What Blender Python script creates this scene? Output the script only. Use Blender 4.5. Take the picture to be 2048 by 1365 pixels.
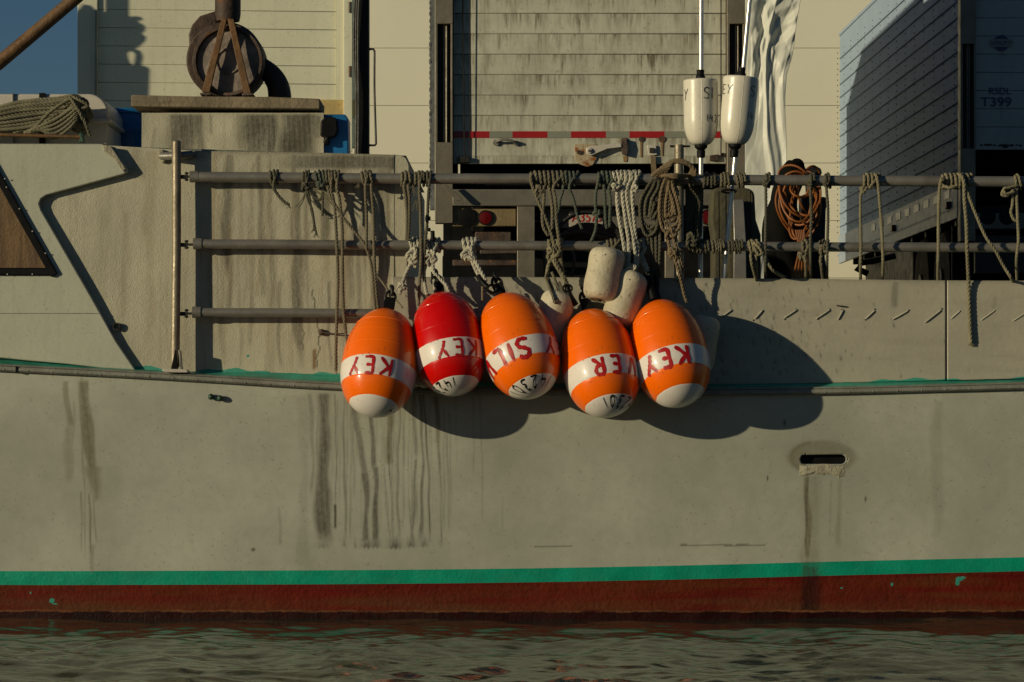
import bpy, bmesh, math, random
import numpy as np
from mathutils import Vector, Matrix, noise as mnoise

for _o in list(bpy.data.objects): bpy.data.objects.remove(_o)
SC = bpy.context.scene
COL = SC.collection
R = math.radians
random.seed(7)
rng = np.random.default_rng(7)

# ------------------------------------------------------------------ camera
CH, FP, HY, D0 = 1.12, 5550.0, 823.0, 15.0       # eye height, focal length in photo px, horizon row, hull distance
cam = bpy.data.objects.new('camera', bpy.data.cameras.new('camera'))
COL.objects.link(cam)
cam.location = (0, -D0, CH); cam.rotation_euler = (R(90), 0, 0)
cam.data.sensor_width = 36; cam.data.lens = 36*FP/2048
cam.data.shift_y = (HY-682.5)/2048
cam.data.clip_end = 6000
SC.camera = cam
# ------------------------------------------------------------------ light
SUN = Vector((1.6, 1.0, -0.355)).normalized()      # travel direction of sunlight
elev = math.asin(-SUN.z); azi = math.atan2(-SUN.x, -SUN.y)
w = bpy.data.worlds.new('World'); SC.world = w; w.use_nodes = True
nt = w.node_tree
sky = nt.nodes.new('ShaderNodeTexSky'); sky.sky_type = 'NISHITA'; sky.sun_disc = False
sky.sun_elevation = elev; sky.sun_rotation = azi; sky.air_density = 1.0; sky.dust_density = 0.1; sky.ozone_density = 4.3
bg = nt.nodes['Background']; nt.links.new(sky.outputs[0], bg.inputs[0]); bg.inputs[1].default_value = 0.05
sd = bpy.data.lights.new('sun', 'SUN'); sd.energy = 4.5; sd.angle = R(0.53); sd.color = (1.0, 0.85, 0.57)
so = bpy.data.objects.new('sun', sd); COL.objects.link(so)
so.rotation_euler = SUN.to_track_quat('-Z', 'Y').to_euler()
SC.view_settings.view_transform = 'Standard'; SC.view_settings.look = 'None'
SC.view_settings.exposure = -0.5; SC.view_settings.gamma = 1.0

# ------------------------------------------------------------------ helpers
def P(px, py, d):
    return Vector(((px-1024)*d/FP, d-D0, CH+(HY-py)*d/FP))
def PX(px, d): return (px-1024)*d/FP
def PZ(py, d): return CH+(HY-py)*d/FP

def wloc(o):
    v = Vector((0, 0, 0))
    while o is not None:
        v = v+Vector(o.location); o = o.parent
    return v

class MB:
    def __init__(s): s.v = []; s.f = []; s.m = []; s.cur = 0
    def add(s, vs, fs):
        b = len(s.v); s.v.extend([tuple(q) for q in vs])
        for f in fs: s.f.append(tuple(i+b for i in f)); s.m.append(s.cur)
        return s
    def box(s, a, b):
        x0, y0, z0 = [min(a[i], b[i]) for i in range(3)]; x1, y1, z1 = [max(a[i], b[i]) for i in range(3)]
        return s.add([(x0,y0,z0),(x1,y0,z0),(x1,y1,z0),(x0,y1,z0),(x0,y0,z1),(x1,y0,z1),(x1,y1,z1),(x0,y1,z1)],
              [(0,3,2,1),(4,5,6,7),(0,1,5,4),(1,2,6,5),(2,3,7,6),(3,0,4,7)])
    def pbox(s, x0, y0, x1, y1, d0, d1):             # box from photo px at distance d0, running back to d1
        a = P(x0, y1, d0); b = P(x1, y0, d0)
        return s.box((a.x, a.y, a.z), (b.x, d1-D0, b.z))
    def prism(s, pts, y0, y1):                       # pts (x,z) counter-clockwise seen from the camera
        n = len(pts)
        ar = sum(pts[i][0]*pts[(i+1)%n][1]-pts[(i+1)%n][0]*pts[i][1] for i in range(n))
        if ar < 0: pts = pts[::-1]
        vs = [(x, y0, z) for x, z in pts]+[(x, y1, z) for x, z in pts]
        fs = [tuple(range(n)), tuple(range(2*n-1, n-1, -1))]
        for i in range(n):
            j = (i+1) % n; fs.append((j, i, i+n, j+n))
        return s.add(vs, fs)
    def pprism(s, pts, d0, d1):
        return s.prism([(PX(x, d0), PZ(y, d0)) for x, y in pts], d0-D0, d1-D0)
    def tube(s, path, r, n=10, cap=True, closed=False):
        path = [Vector(p) for p in path]; m = len(path)
        rr = r if hasattr(r, '__len__') else [r]*m
        T = []
        for i in range(m):
            if closed: t = path[(i+1) % m]-path[i-1]
            else: t = path[min(i+1, m-1)]-path[max(i-1, 0)]
            T.append(t.normalized() if t.length > 1e-9 else Vector((0,0,1)))
        up = Vector((0,0,1)) if abs(T[0].z) < .9 else Vector((1,0,0))
        nn = (up-T[0]*up.dot(T[0])).normalized()
        vs = []
        for i in range(m):
            nn = (nn-T[i]*nn.dot(T[i])).normalized(); bb = T[i].cross(nn)
            for k in range(n):
                a = 2*math.pi*k/n
                vs.append(path[i]+(nn*math.cos(a)+bb*math.sin(a))*rr[i])
        fs = []
        for i in range(m-1 if not closed else m):
            i2 = (i+1) % m
            for k in range(n):
                k2 = (k+1) % n
                fs.append((i*n+k, i*n+k2, i2*n+k2, i2*n+k))
        if cap and not closed:
            fs.append(tuple(range(n-1, -1, -1))); fs.append(tuple(range((m-1)*n, m*n)))
        return s.add(vs, fs)
    def cyl(s, a, b, r0, r1=None, n=20):
        return s.tube([a, b], [r0, r0 if r1 is None else r1], n)
    def lathe(s, prof, org=(0,0,0), axis='z', n=32, sx=1.0):   # prof list of (r, h)
        o = Vector(org); vs = []; m = len(prof)
        for r, h in prof:
            for k in range(n):
                a = 2*math.pi*k/n; c, q = r*math.cos(a), r*math.sin(a)
                if axis == 'z': vs.append(o+Vector((c*sx, q, h)))
                elif axis == 'y': vs.append(o+Vector((c, h, -q)))
                else: vs.append(o+Vector((h, c, q)))
        fs = []
        for i in range(m-1):
            for k in range(n):
                k2 = (k+1) % n; fs.append((i*n+k, i*n+k2, (i+1)*n+k2, (i+1)*n+k))
        fs.append(tuple(range(n-1, -1, -1))); fs.append(tuple(range((m-1)*n, m*n)))
        return s.add(vs, fs)
    def ball(s, c, r, n=12, sq=(1,1,1)):
        c = Vector(c); prof = []
        vs = []; fs = []; m = max(6, n//2)
        for i in range(m+1):
            ph = math.pi*(i/m)*.998+.003
            for k in range(n):
                a = 2*math.pi*k/n
                vs.append(c+Vector((r*sq[0]*math.sin(ph)*math.cos(a), r*sq[1]*math.sin(ph)*math.sin(a), -r*sq[2]*math.cos(ph))))
        for i in range(m):
            for k in range(n):
                k2 = (k+1) % n; fs.append((i*n+k, i*n+k2, (i+1)*n+k2, (i+1)*n+k))
        return s.add(vs, fs)
    def build(s, name, mat, parent=None, local=False, bevel=0, sharp=40, seg=2, smooth=True, origin=None):
        me = bpy.data.meshes.new(name)
        vs = np.array(s.v, dtype=np.float64)
        o = bpy.data.objects.new(name, me); COL.objects.link(o)
        if parent is not None:
            o.parent = parent
            if not local: vs = vs-np.array(wloc(parent))
        else:
            if origin is None:
                origin = Vector(((vs[:,0].min()+vs[:,0].max())/2, (vs[:,1].min()+vs[:,1].max())/2, vs[:,2].min()))
            vs = vs-np.array(origin); o.location = origin
        me.from_pydata(vs.tolist(), [], s.f)
        ms = mat if isinstance(mat, (list, tuple)) else [mat]
        for q in ms: me.materials.append(q)
        if len(ms) > 1: me.polygons.foreach_set('material_index', s.m)
        if smooth:
            me.polygons.foreach_set('use_smooth', [True]*len(me.polygons))
            me.set_sharp_from_angle(angle=R(sharp))
        me.update()
        if bevel:
            b = o.modifiers.new('bevel', 'BEVEL'); b.width = bevel; b.segments = seg; b.limit_method = 'ANGLE'; b.angle_limit = R(35)
        return o

def tag(o, label=None, cat=None, group=None, kind=None):
    if label: o['label'] = label
    if cat: o['category'] = cat
    if group: o['group'] = group
    if kind: o['kind'] = kind
    return o
def thing(name, label, cat, loc, group=None, rot=(0,0,0)):
    o = bpy.data.objects.new(name, None); COL.objects.link(o)
    o.location = loc; o.rotation_euler = rot; o.empty_display_size = .1
    return tag(o, label, cat, group)

def smooth(pts, step=.012):
    pts = [Vector(p) for p in pts]
    if len(pts) < 2: return pts
    ext = [pts[0]*2-pts[1]]+pts+[pts[-1]*2-pts[-2]]; out = []
    for i in range(1, len(ext)-2):
        p0, p1, p2, p3 = ext[i-1:i+3]
        n = max(1, int((p2-p1).length/step))
        for k in range(n):
            t = k/n; t2 = t*t; t3 = t2*t
            out.append(.5*((2*p1)+(-p0+p2)*t+(2*p0-5*p1+4*p2-p3)*t2+(-p0+3*p1-3*p2+p3)*t3))
    out.append(ext[-2]); return out

def laid(mb, path, r, lay=6.5):                      # three twisted strands along a path
    n = len(path)
    if n < 3: return
    ph = random.random()*6; strands = [[], [], []]
    T = [(path[min(i+1, n-1)]-path[max(i-1, 0)]).normalized() for i in range(n)]
    up = Vector((0,1,0)) if abs(T[0].y) < .9 else Vector((1,0,0))
    nn = (up-T[0]*up.dot(T[0])).normalized(); s = 0
    for i in range(n):
        if i: s += (path[i]-path[i-1]).length
        nn = (nn-T[i]*nn.dot(T[i])).normalized(); bb = T[i].cross(nn)
        for k in range(3):
            a = ph+2*math.pi*(k/3+s/(lay*r))
            strands[k].append(path[i]+(nn*math.cos(a)+bb*math.sin(a))*r*.5)
    for st in strands: mb.tube(st, r*.56, 6)

# ------------------------------------------------------------------ materials
class NT:
    def __init__(s, m): s.t = m.node_tree; s.n = s.t.nodes; s.l = s.t.links
    def new(s, t, **k):
        q = s.n.new(t)
        for a, b in k.items(): setattr(q, a, b)
        return q
    def link(s, a, b): s.l.new(a, b)
    def coord(s, scale=(1,1,1), kind='Object'):
        tc = s.new('ShaderNodeTexCoord'); mp = s.new('ShaderNodeMapping'); mp.inputs['Scale'].default_value = scale
        s.link(tc.outputs[kind], mp.inputs[0]); return mp.outputs[0]
    def noise(s, vec, scale, detail=4, rough=.55, dist=0):
        q = s.new('ShaderNodeTexNoise'); q.inputs['Scale'].default_value = scale; q.inputs['Detail'].default_value = detail
        q.inputs['Roughness'].default_value = rough; q.inputs['Distortion'].default_value = dist
        s.link(vec, q.inputs['Vector']); return q.outputs['Fac']
    def ramp(s, fac, lo, hi, a=0., b=1.):
        q = s.new('ShaderNodeMapRange'); q.clamp = True
        q.inputs[1].default_value = lo; q.inputs[2].default_value = hi; q.inputs[3].default_value = a; q.inputs[4].default_value = b
        s.link(fac, q.inputs[0]); return q.outputs[0]
    def math(s, op, a, b):
        q = s.new('ShaderNodeMath', operation=op)
        for i, x in enumerate((a, b)):
            if isinstance(x, (int, float)): q.inputs[i].default_value = x
            else: s.link(x, q.inputs[i])
        return q.outputs[0]
    def mix(s, f, a, b, mode='MIX'):
        q = s.new('ShaderNodeMix', data_type='RGBA', blend_type=mode)
        for i, x in ((0, f), (6, a), (7, b)):
            if isinstance(x, (int, float)): q.inputs[i].default_value = x
            elif isinstance(x, (tuple, list)): q.inputs[i].default_value = (*x[:3], 1)
            else: s.link(x, q.inputs[i])
        return q.outputs[2]
def C(r, g=None, b=None):                            # sRGB 0-255 -> linear
    f = lambda c: (c/255/12.92) if c/255 <= .04045 else ((c/255+.055)/1.055)**2.4
    return (f(r), f(g), f(b))
def M(name, col, rough=.5, metal=0, var=.12, vs=2.0, bump=0., bs=60, streak=0, scol=(.10,.085,.055), sscale=(26,26,1.3), slo=.5, shi=.75,
      rust=0, rcol=(.16,.05,.012), rs=6, spots=0, spcol=(.08,.06,.04), sps=45, stain=False, coat=0, spec=.5, grime=0, plank=None, low=1.6, sdark=(.045,.04,.025), ocol=(.12,.105,.05)):
    m = bpy.data.materials.new(name); m.use_nodes = True; t = NT(m); b = t.n['Principled BSDF']
    co = t.coord()
    f1 = t.noise(co, vs, 5)
    c = t.mix(t.ramp(f1, .3, .7), tuple(x*(1-var) for x in col), tuple(min(1, x*(1+var)) for x in col))
    f2 = t.noise(co, vs*14, 4)
    c = t.mix(t.ramp(f2, .35, .65, 0, .35*min(1, var*3)), c, tuple(x*.7 for x in col))
    if plank:
        so3 = t.new('ShaderNodeSeparateXYZ'); t.link(co, so3.inputs[0])
        zz = t.math('DIVIDE', t.math('SUBTRACT', so3.outputs[2], plank[0]), plank[1]); fl = t.math('FLOOR', zz, 0); fr = t.math('FRACT', zz, 0)
        xo = t.math('ADD', so3.outputs[0], t.math('MULTIPLY', fl, 7.31))
        cb = t.new('ShaderNodeCombineXYZ'); t.link(xo, cb.inputs[0]); t.link(t.math('MULTIPLY', fr, .014), cb.inputs[2])
        n1 = t.ramp(t.noise(cb.outputs[0], 46, 4, .7), .40, .66); n2 = t.ramp(t.noise(cb.outputs[0], 4.0, 3, .6), .38, .62)
        ln = t.ramp(t.noise(cb.outputs[0], 17, 2, .5), .3, .7, .1, 1.25)
        gr = t.ramp(t.math('SUBTRACT', fr, t.math('SUBTRACT', 1.0, ln)), -.1, .5)
        k = t.math('MULTIPLY', t.math('MULTIPLY', n1, n2), gr)
        c = t.mix(t.math('MINIMUM', t.math('MULTIPLY', k, 1.2), .9), c, (.10,.075,.035))
        c = t.mix(t.math('MULTIPLY', t.ramp(fr, .0, .06, 1, 0), .45), c, (.12,.10,.06))
    if streak:
        fs = t.noise(t.coord(sscale), 1.0, 4, .6)
        fm = t.noise(co, 1.3, 3)
        k = t.math('MULTIPLY', t.ramp(fs, slo, shi), t.ramp(fm, .3, .6))
        c = t.mix(t.math('MULTIPLY', k, streak), c, scol)
    if grime:
        k = t.ramp(t.noise(co, 3.1, 8, .7), .48, .68)
        c = t.mix(t.math('MULTIPLY', k, grime), c, scol)
    if spots:
        k = t.ramp(t.noise(co, sps, 3, .6), .63, .68)
        c = t.mix(t.math('MULTIPLY', k, spots), c, spcol)
    if rust:
        k = t.ramp(t.noise(co, rs, 8, .65), .62-.3*rust, .70-.2*rust)
        rc = t.mix(t.ramp(t.noise(co, rs*5, 4), .3, .7), rcol, tuple(x*2.2 for x in rcol))
        c = t.mix(k, c, rc)
    if stain:
        at = t.new('ShaderNodeAttribute', attribute_name='stain'); sp = t.new('ShaderNodeSeparateColor'); t.link(at.outputs[0], sp.inputs[0])
        brk = t.ramp(t.noise(co, 40, 6, .7), .3, .62, .72, 1)
        c = t.mix(t.math('MINIMUM', t.math('MULTIPLY', t.math('MULTIPLY', sp.outputs[1], brk), 1.9), .9), c, ocol)
        c = t.mix(t.math('MINIMUM', t.math('MULTIPLY', t.math('MULTIPLY', sp.outputs[0], brk), 1.75), .93), c, sdark)
        k = t.ramp(t.math('ADD', sp.outputs[2], t.math('MULTIPLY', t.math('SUBTRACT', t.noise(co, 30, 6, .7), .5), .9)), .45, .55)
        c = t.mix(k, c, (.035,.27,.2))
    t.link(c, b.inputs['Base Color'])
    b.inputs['Metallic'].default_value = metal
    rr = t.ramp(t.noise(co, 9, 5), .3, .7, max(.03, rough-.1), min(1, rough+.1)); t.link(rr, b.inputs['Roughness'])
    b.inputs['Specular IOR Level'].default_value = spec
    if coat: b.inputs['Coat Weight'].default_value = coat; b.inputs['Coat Roughness'].default_value = .12
    if bump:
        h = t.math('ADD', t.noise(co, bs, 6, .6), t.math('MULTIPLY', t.noise(co, bs*.2, 3), low))
        bn = t.new('ShaderNodeBump'); bn.inputs['Strength'].default_value = bump; bn.inputs['Distance'].default_value = .01
        t.link(h, bn.inputs['Height']); t.link(bn.outputs[0], b.inputs['Normal'])
    return m

m_hull = M('hull_paint', (.355,.37,.30), .48, var=.20, vs=1.5, bump=.05, bs=90, low=1., stain=True, spots=.5, sps=60, spcol=(.2,.17,.12))
m_boot = M('green_stripe_paint', (.001,.28,.17), .4, var=.2, vs=6, bump=.25, bs=60, stain=True)
m_red = M('red_antifouling', (.105,.004,.0015), .75, spec=.15, var=.3, vs=5, bump=.6, bs=45, stain=True, sdark=(.004,.003,.002), ocol=(.085,.033,.012), streak=.6, scol=(.10,.03,.006), sscale=(1.2,1.2,14), slo=.42, shi=.6, spots=.5, sps=30, spcol=(.03,.008,.004))
m_scum = M('dried_scum', (.13,.05,.022), .8, var=.3, vs=20, bump=.5, bs=70, grime=1., scol=(.05,.008,.003), spec=.15)
m_weed = M('wet_weed', (.018,.002,.001), .5, spec=.2, var=.5, vs=7, bump=.4, bs=60)
m_wall = M('cabin_paint', (.43,.41,.30), .6, var=.12, vs=3, bump=.38, bs=130, low=.7, stain=True, ocol=(.17,.095,.03), streak=.7, scol=(.17,.15,.10), sscale=(16,16,1.1), slo=.48, shi=.8)
m_panel = M('smooth_cabin_paint', (.43,.445,.35), .45, var=.05, vs=3, bump=.12, bs=36, streak=.2, scol=(.25,.22,.15), spots=.3, sps=80, spcol=(.1,.09,.05))
m_bul = M('bulwark_board', (.35,.335,.26), .55, var=.08, vs=3, bump=.15, bs=40, stain=True, streak=.4, scol=(.2,.18,.14), sscale=(2,2,14), spots=0)
m_green = M('green_deck_edge', (.035,.33,.235), .5, var=.3, vs=9, bump=.3, bs=50, streak=.8, scol=(.06,.09,.06), sscale=(2,2,30), slo=.4, shi=.7)
m_rub = M('weathered_metal_strip', (.20,.205,.17), .55, metal=.0, var=.2, vs=9, bump=.3, bs=50, grime=.35, spots=.4)
m_galv = M('galvanised_pipe', (.235,.225,.195), .38, metal=.4, var=.2, vs=7, bump=.15, bs=60, grime=.45, scol=(.12,.10,.07), spots=.4, sps=120)
m_post = M('tarnished_post', (.27,.235,.165), .45, metal=.4, var=.25, vs=12, bump=.2, bs=90, grime=.4, scol=(.14,.10,.05), spots=.4, sps=120)
m_black = M('black_rubber', (.006,.006,.006), .5, spec=.15, var=.3, vs=9)
m_dark = M('dark_steel', (.022,.02,.017), .5, metal=.3, var=.3, vs=9, bump=.3)
m_wood = M('window_board', (.16,.095,.036), .6, var=.2, vs=4, streak=.8, scol=(.06,.03,.012), sscale=(30,30,1.6), slo=.42, shi=.65, bump=.3)
m_oldwood = M('weathered_wood', (.20,.16,.10), .8, var=.25, vs=5, streak=.7, scol=(.05,.04,.025), sscale=(2,2,26), bump=.8, bs=30)
m_pile = M('mossy_timber', (.075,.068,.034), .85, var=.3, vs=6, streak=.9, scol=(.03,.028,.02), sscale=(24,24,1.2), slo=.4, shi=.6, bump=1., bs=25)
m_rust = M('rusty_steel', (.055,.034,.022), .65, metal=.2, var=.5, vs=9, bump=.5, bs=40, rust=.15, rcol=(.09,.035,.012), rs=9, grime=.6, scol=(.22,.19,.16))
m_rustbar = M('brown_rusty_bar', (.15,.075,.025), .6, metal=.15, var=.4, vs=9, bump=.4, bs=50, grime=.4)
m_white = M('aged_white_plastic', (.52,.49,.42), .4, var=.08, vs=4, bump=.1, grime=.25, scol=(.3,.26,.18))
m_blue = M('blue_plastic', (.01,.13,.33), .35, var=.15, vs=4)
m_door = M('dirty_door_paint', (.50,.50,.40), .45, var=.08, vs=2, bump=.15, bs=25, plank=(.0973,41*23.3/5550), streak=.5, scol=(.16,.135,.085), sscale=(16,16,1.6), slo=.46, shi=.68, grime=.3, spots=.3, sps=30)
m_door2 = M('cream_door_paint', (.66,.65,.49), .5, var=.06, vs=2, bump=.1, bs=25, streak=.15, spots=.3, sps=50)
m_ochre = M('yellowed_paint', (.52,.39,.15), .6, var=.25, vs=6, bump=.3, rust=.12, rs=5)
m_side = M('trailer_side_paint', (.28,.37,.47), .65, spec=.1, var=.06, vs=2, bump=.05, streak=.3, scol=(.25,.25,.2), spots=.2)
m_frame = M('trailer_frame_steel', (.20,.175,.13), .45, metal=.35, var=.2, vs=6, bump=.2, grime=.4)
m_frame2 = M('grey_bumper_steel', (.15,.14,.115), .55, metal=.2, var=.2, vs=6, bump=.25, grime=.4)
m_build = M('building_cladding', (.76,.735,.58), .6, var=.03, vs=.6, bump=.03)
m_redtape = M('red_reflective_tape', (.32,.012,.012), .35, var=.1)
m_greytape = M('silver_reflective_tape', (.22,.23,.18), .35, var=.1)
m_redlamp = M('red_lamp_lens', (.09,.001,.002), .4, spec=.2, var=.25)
m_navy = M('navy_lettering', (.015,.03,.12), .4)
m_redpaint = M('red_brush_paint', (.42,.004,.004), .45, var=.35, vs=30)
m_ink = M('black_marker', (.012,.01,.01), .4, var=.1)
m_plate = M('licence_plate', (.38,.35,.29), .5, var=.1)
m_foam = M('dirty_foam_float', (.54,.49,.35), .6, var=.12, vs=9, bump=.3, bs=60, spots=.9, spcol=(.10,.08,.05), sps=42, grime=.7, scol=(.32,.28,.18))
m_flyer = M('cream_float_plastic', (.66,.63,.52), .35, var=.05, vs=5, bump=.05, spots=.2)
m_pole = M('aluminium_pole', (.7,.66,.6), .3, metal=.6, var=.1, bump=.05)
m_tarp = M('white_plastic_sheet', (.60,.61,.53), .5, var=.08, vs=3, spec=.4)
m_hose = M('orange_hose', (.23,.072,.010), .5, var=.25, vs=12)
m_brownhose = M('brown_hose', (.13,.05,.02), .6, var=.25, vs=12)
m_cloth = M('black_cloth', (.006,.006,.005), .95, spec=.1, var=.3, vs=5, bump=.4, bs=20)
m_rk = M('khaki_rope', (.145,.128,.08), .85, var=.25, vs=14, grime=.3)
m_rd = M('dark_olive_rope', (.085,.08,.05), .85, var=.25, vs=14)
m_rg = M('greenish_rope', (.075,.09,.065), .85, var=.25, vs=14)
m_rw = M('pale_rope', (.42,.40,.31), .8, var=.2, vs=14, grime=.5, scol=(.2,.19,.14))
m_rb = M('brown_rope', (.17,.125,.068), .85, var=.25, vs=14)
m_rt = M('tan_rope', (.195,.175,.105), .85, var=.25, vs=14)
m_plaster = M('rough_filler', (.34,.32,.23), .85, var=.2, vs=20, bump=.7, bs=90, grime=.4)
m_conc = M('dock_concrete', (.07,.068,.06), .85, var=.2, vs=1, bump=.4, bs=20)
m_tyre = M('tyre_rubber', (.010,.010,.010), .8, spec=.2, var=.3)
m_copper = M('green_bronze', (.03,.07,.045), .5, metal=.3, var=.3, vs=40, bump=.3)

# ------------------------------------------------------------------ stain painting on dense sheets
def F(pts):
    xs, ys = zip(*pts)
    return lambda x: np.interp(x, xs, ys)
def smf(pts):                                        # smoothed curve through photo points
    f = F(pts)
    return lambda x: sum(f(np.asarray(x, dtype=float)+k*40) for k in range(-3, 4))/7
def streaks(X, Y, lst):
    s = np.zeros(X.shape+(3,))
    for q in lst:
        x0, wd, y0, y1, amt = q[:5]; ch = q[5] if len(q) > 5 else 0; x1 = q[6] if len(q) > 6 else x0; wb = q[7] if len(q) > 7 else wd
        t = np.clip((Y-y0)/(y1-y0), 0, 1)
        ph = (x0*1.7) % 6.28
        cx = x0+(x1-x0)*t+np.sin(Y*.021+ph)*min(3, wd*.35+.6)+np.sin(Y*.06+ph*2)*min(1.3, wd*.2+.3)
        ww = (wd+(wb-wd)*t)*.5*(1+.28*np.sin(Y*.017+ph)+.14*np.sin(Y*.05+ph*3))
        pr = 1/(1+np.exp((np.abs(X-cx)-ww)/max(.6, wd*.10)))
        en = np.clip((Y-y0)/6, 0, 1)*np.clip((y1-Y)/max(8, (y1-y0)*.12), 0, 1)
        tx = .86+.14*np.sin(X*.9+np.sin(Y*.02)*2)*np.sin(Y*.05+X*.3)
        s[..., ch] = np.maximum(s[..., ch], amt*pr*en*tx)
    return s
def sheet(name, xs, rows, dfun, mats, row_mat, paint, parent, hole=None, thick=None):
    """rows: list of callables px->py ; dfun(px,py)->distance"""
    xs = np.array(xs, float); X = np.repeat(xs[None, :], len(rows), 0); Y = np.array([r(xs) for r in rows])
    D = dfun(X, Y); nx = len(xs); ny = len(rows)
    vx = (X-1024)*D0/FP; vy = D-D0; vz = CH+(HY-Y)*D0/FP
    V = np.stack([vx, vy, vz], -1).reshape(-1, 3)-np.array(wloc(parent))
    i = np.arange(ny-1)[:, None]*nx+np.arange(nx-1)[None, :]
    Fc = np.stack([i+nx, i+nx+1, i+1, i], -1)
    mi = np.repeat(np.array(row_mat)[:, None], nx-1, 1)
    keep = np.ones(i.shape, bool)
    if hole is not None:
        cx = (X[:-1, :-1]+X[1:, 1:])/2; cy = (Y[:-1, :-1]+Y[1:, 1:])/2; keep = ~hole(cx, cy)
    Fc = Fc[keep]; mi = mi[keep]
    me = bpy.data.meshes.new(name)
    me.vertices.add(len(V)); me.vertices.foreach_set('co', V.astype(np.float32).ravel())
    n = len(Fc); me.loops.add(n*4); me.loops.foreach_set('vertex_index', Fc.astype(np.int32).ravel())
    me.polygons.add(n); me.polygons.foreach_set('loop_start', np.arange(n, dtype=np.int32)*4)
    me.polygons.foreach_set('loop_total', np.full(n, 4, np.int32))
    me.update(calc_edges=True); me.validate()
    for q in mats: me.materials.append(q)
    me.polygons.foreach_set('material_index', mi.astype(np.int32).ravel())
    me.polygons.foreach_set('use_smooth', np.ones(n, bool))
    at = me.color_attributes.new('stain', 'FLOAT_COLOR', 'POINT')
    S = paint(X, Y); S = np.concatenate([np.clip(S, 0, 1), np.ones(S.shape[:2]+(1,))], -1)
    at.data.foreach_set('color', S.astype(np.float32).ravel())
    o = bpy.data.objects.new(name, me); COL.objects.link(o); o.parent = parent
    if thick:
        so_ = o.modifiers.new('solid', 'SOLIDIFY'); so_.thickness = thick; so_.offset = -1
    return o
# ================================================================== SETTING
# water: one sheet, rippled near the boat
def water():
    xs = np.concatenate([-np.geomspace(4.2, 3000, 26)[::-1], np.arange(-4.17, 4.18, .022), np.geomspace(4.2, 3000, 26)])
    ys = np.concatenate([-np.geomspace(6.2, 3000, 24)[::-1], np.arange(-6.17, .45, .018), np.geomspace(.47, 3000, 24)])
    X, Y = np.meshgrid(xs, ys); Z = np.zeros_like(X)
    r2 = np.random.default_rng(3)
    for lam, amp, n in ((1.25, .0074, 8), (.58, .0040, 10), (.28, .0020, 12), (.15, .0010, 14), (.09, .0004, 14)):
        for _ in range(n):
            a = r2.normal(math.pi/2, .75); L = lam*r2.uniform(.75, 1.3); k = 2*math.pi/L; ph = r2.uniform(0, 6.28)
            Z += amp/math.sqrt(n)*1.4*np.sin(k*(X*math.cos(a)+Y*math.sin(a))+ph+.6*np.sin(X*1.1+ph)+.5*np.sin(Y*1.7-ph))
    fade = np.clip((5.2-np.abs(X))/1.2, 0, 1)*np.clip((Y+6.2)/.5, 0, 1)*np.clip((.45-Y)/.1, 0, 1)
    Z *= fade*(.5+1.1*np.clip((.2-Y)/2.5, 0, 1))
    ny, nx = X.shape; i = np.arange(ny-1)[:, None]*nx+np.arange(nx-1)[None, :]
    Fc = np.stack([i, i+1, i+nx+1, i+nx], -1).reshape(-1, 4); V = np.stack([X, Y, Z], -1).reshape(-1, 3)
    me = bpy.data.meshes.new('water'); me.vertices.add(len(V)); me.vertices.foreach_set('co', V.astype(np.float32).ravel())
    n = len(Fc); me.loops.add(n*4); me.loops.foreach_set('vertex_index', Fc.astype(np.int32).ravel())
    me.polygons.add(n); me.polygons.foreach_set('loop_start', np.arange(n, dtype=np.int32)*4); me.polygons.foreach_set('loop_total', np.full(n, 4, np.int32))
    me.polygons.foreach_set('use_smooth', np.ones(n, bool)); me.update(calc_edges=True)
    m = bpy.data.materials.new('harbour_water'); m.use_nodes = True; t = NT(m); b = t.n['Principled BSDF']
    b.inputs['Base Color'].default_value = (.028,.040,.028,1); b.inputs['Roughness'].default_value = .04; b.inputs['IOR'].default_value = 1.42
    h = t.noise(t.coord((1.0,1.6,1)), 22, 3, .5); bn = t.new('ShaderNodeBump'); bn.inputs['Strength'].default_value = .10; bn.inputs['Distance'].default_value = .02
    t.link(h, bn.inputs['Height']); t.link(bn.outputs[0], b.inputs['Normal'])
    me.materials.append(m); o = bpy.data.objects.new('water', me); COL.objects.link(o); tag(o, kind='structure')
water()
# dock apron and its face
mb = MB(); mb.box((-300, 5.7, 1.55), (300, 600, 1.95)); tag(mb.build('dock_ground', m_conc), kind='structure')
mb = MB(); mb.box((-60, 6.0, -1.5), (60, 6.4, 1.55))
for k in range(-14, 15): mb.box((k*1.5-.15, 5.72, -1.5), (k*1.5+.15, 6.0, 1.54))
tag(mb.build('dock_wall', m_oldwood, bevel=.01), kind='structure')

# warehouse
root = thing('warehouse', 'large cream warehouse wall with faint level panel seams behind the trailers', 'building', (6, 23.4, 1.95))
mb = MB(); z = 1.95; k = 0
zs = [PZ(y, 38) for y in (823-0*115, )]
zz = [1.95]+[PZ(96+115*j, 38) for j in range(4, -9, -1) if PZ(96+115*j, 38) > 2.2]
for a, b in zip(zz[:-1], zz[1:]): mb.box((-3.8, 23.0, a), (26, 23.05, b-.007))
mb.build('cladding', m_build, root, bevel=.002)
mb = MB(); mb.box((-3.78, 23.06, 1.95), (26, 45, zz[-1]-.05)); mb.build('wall', m_build, root)
mb = MB(); mb.box((-3.9, 22.95, zz[-1]), (26.1, 45.1, zz[-1]+.3)); mb.build('roof', m_frame, root)

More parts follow.
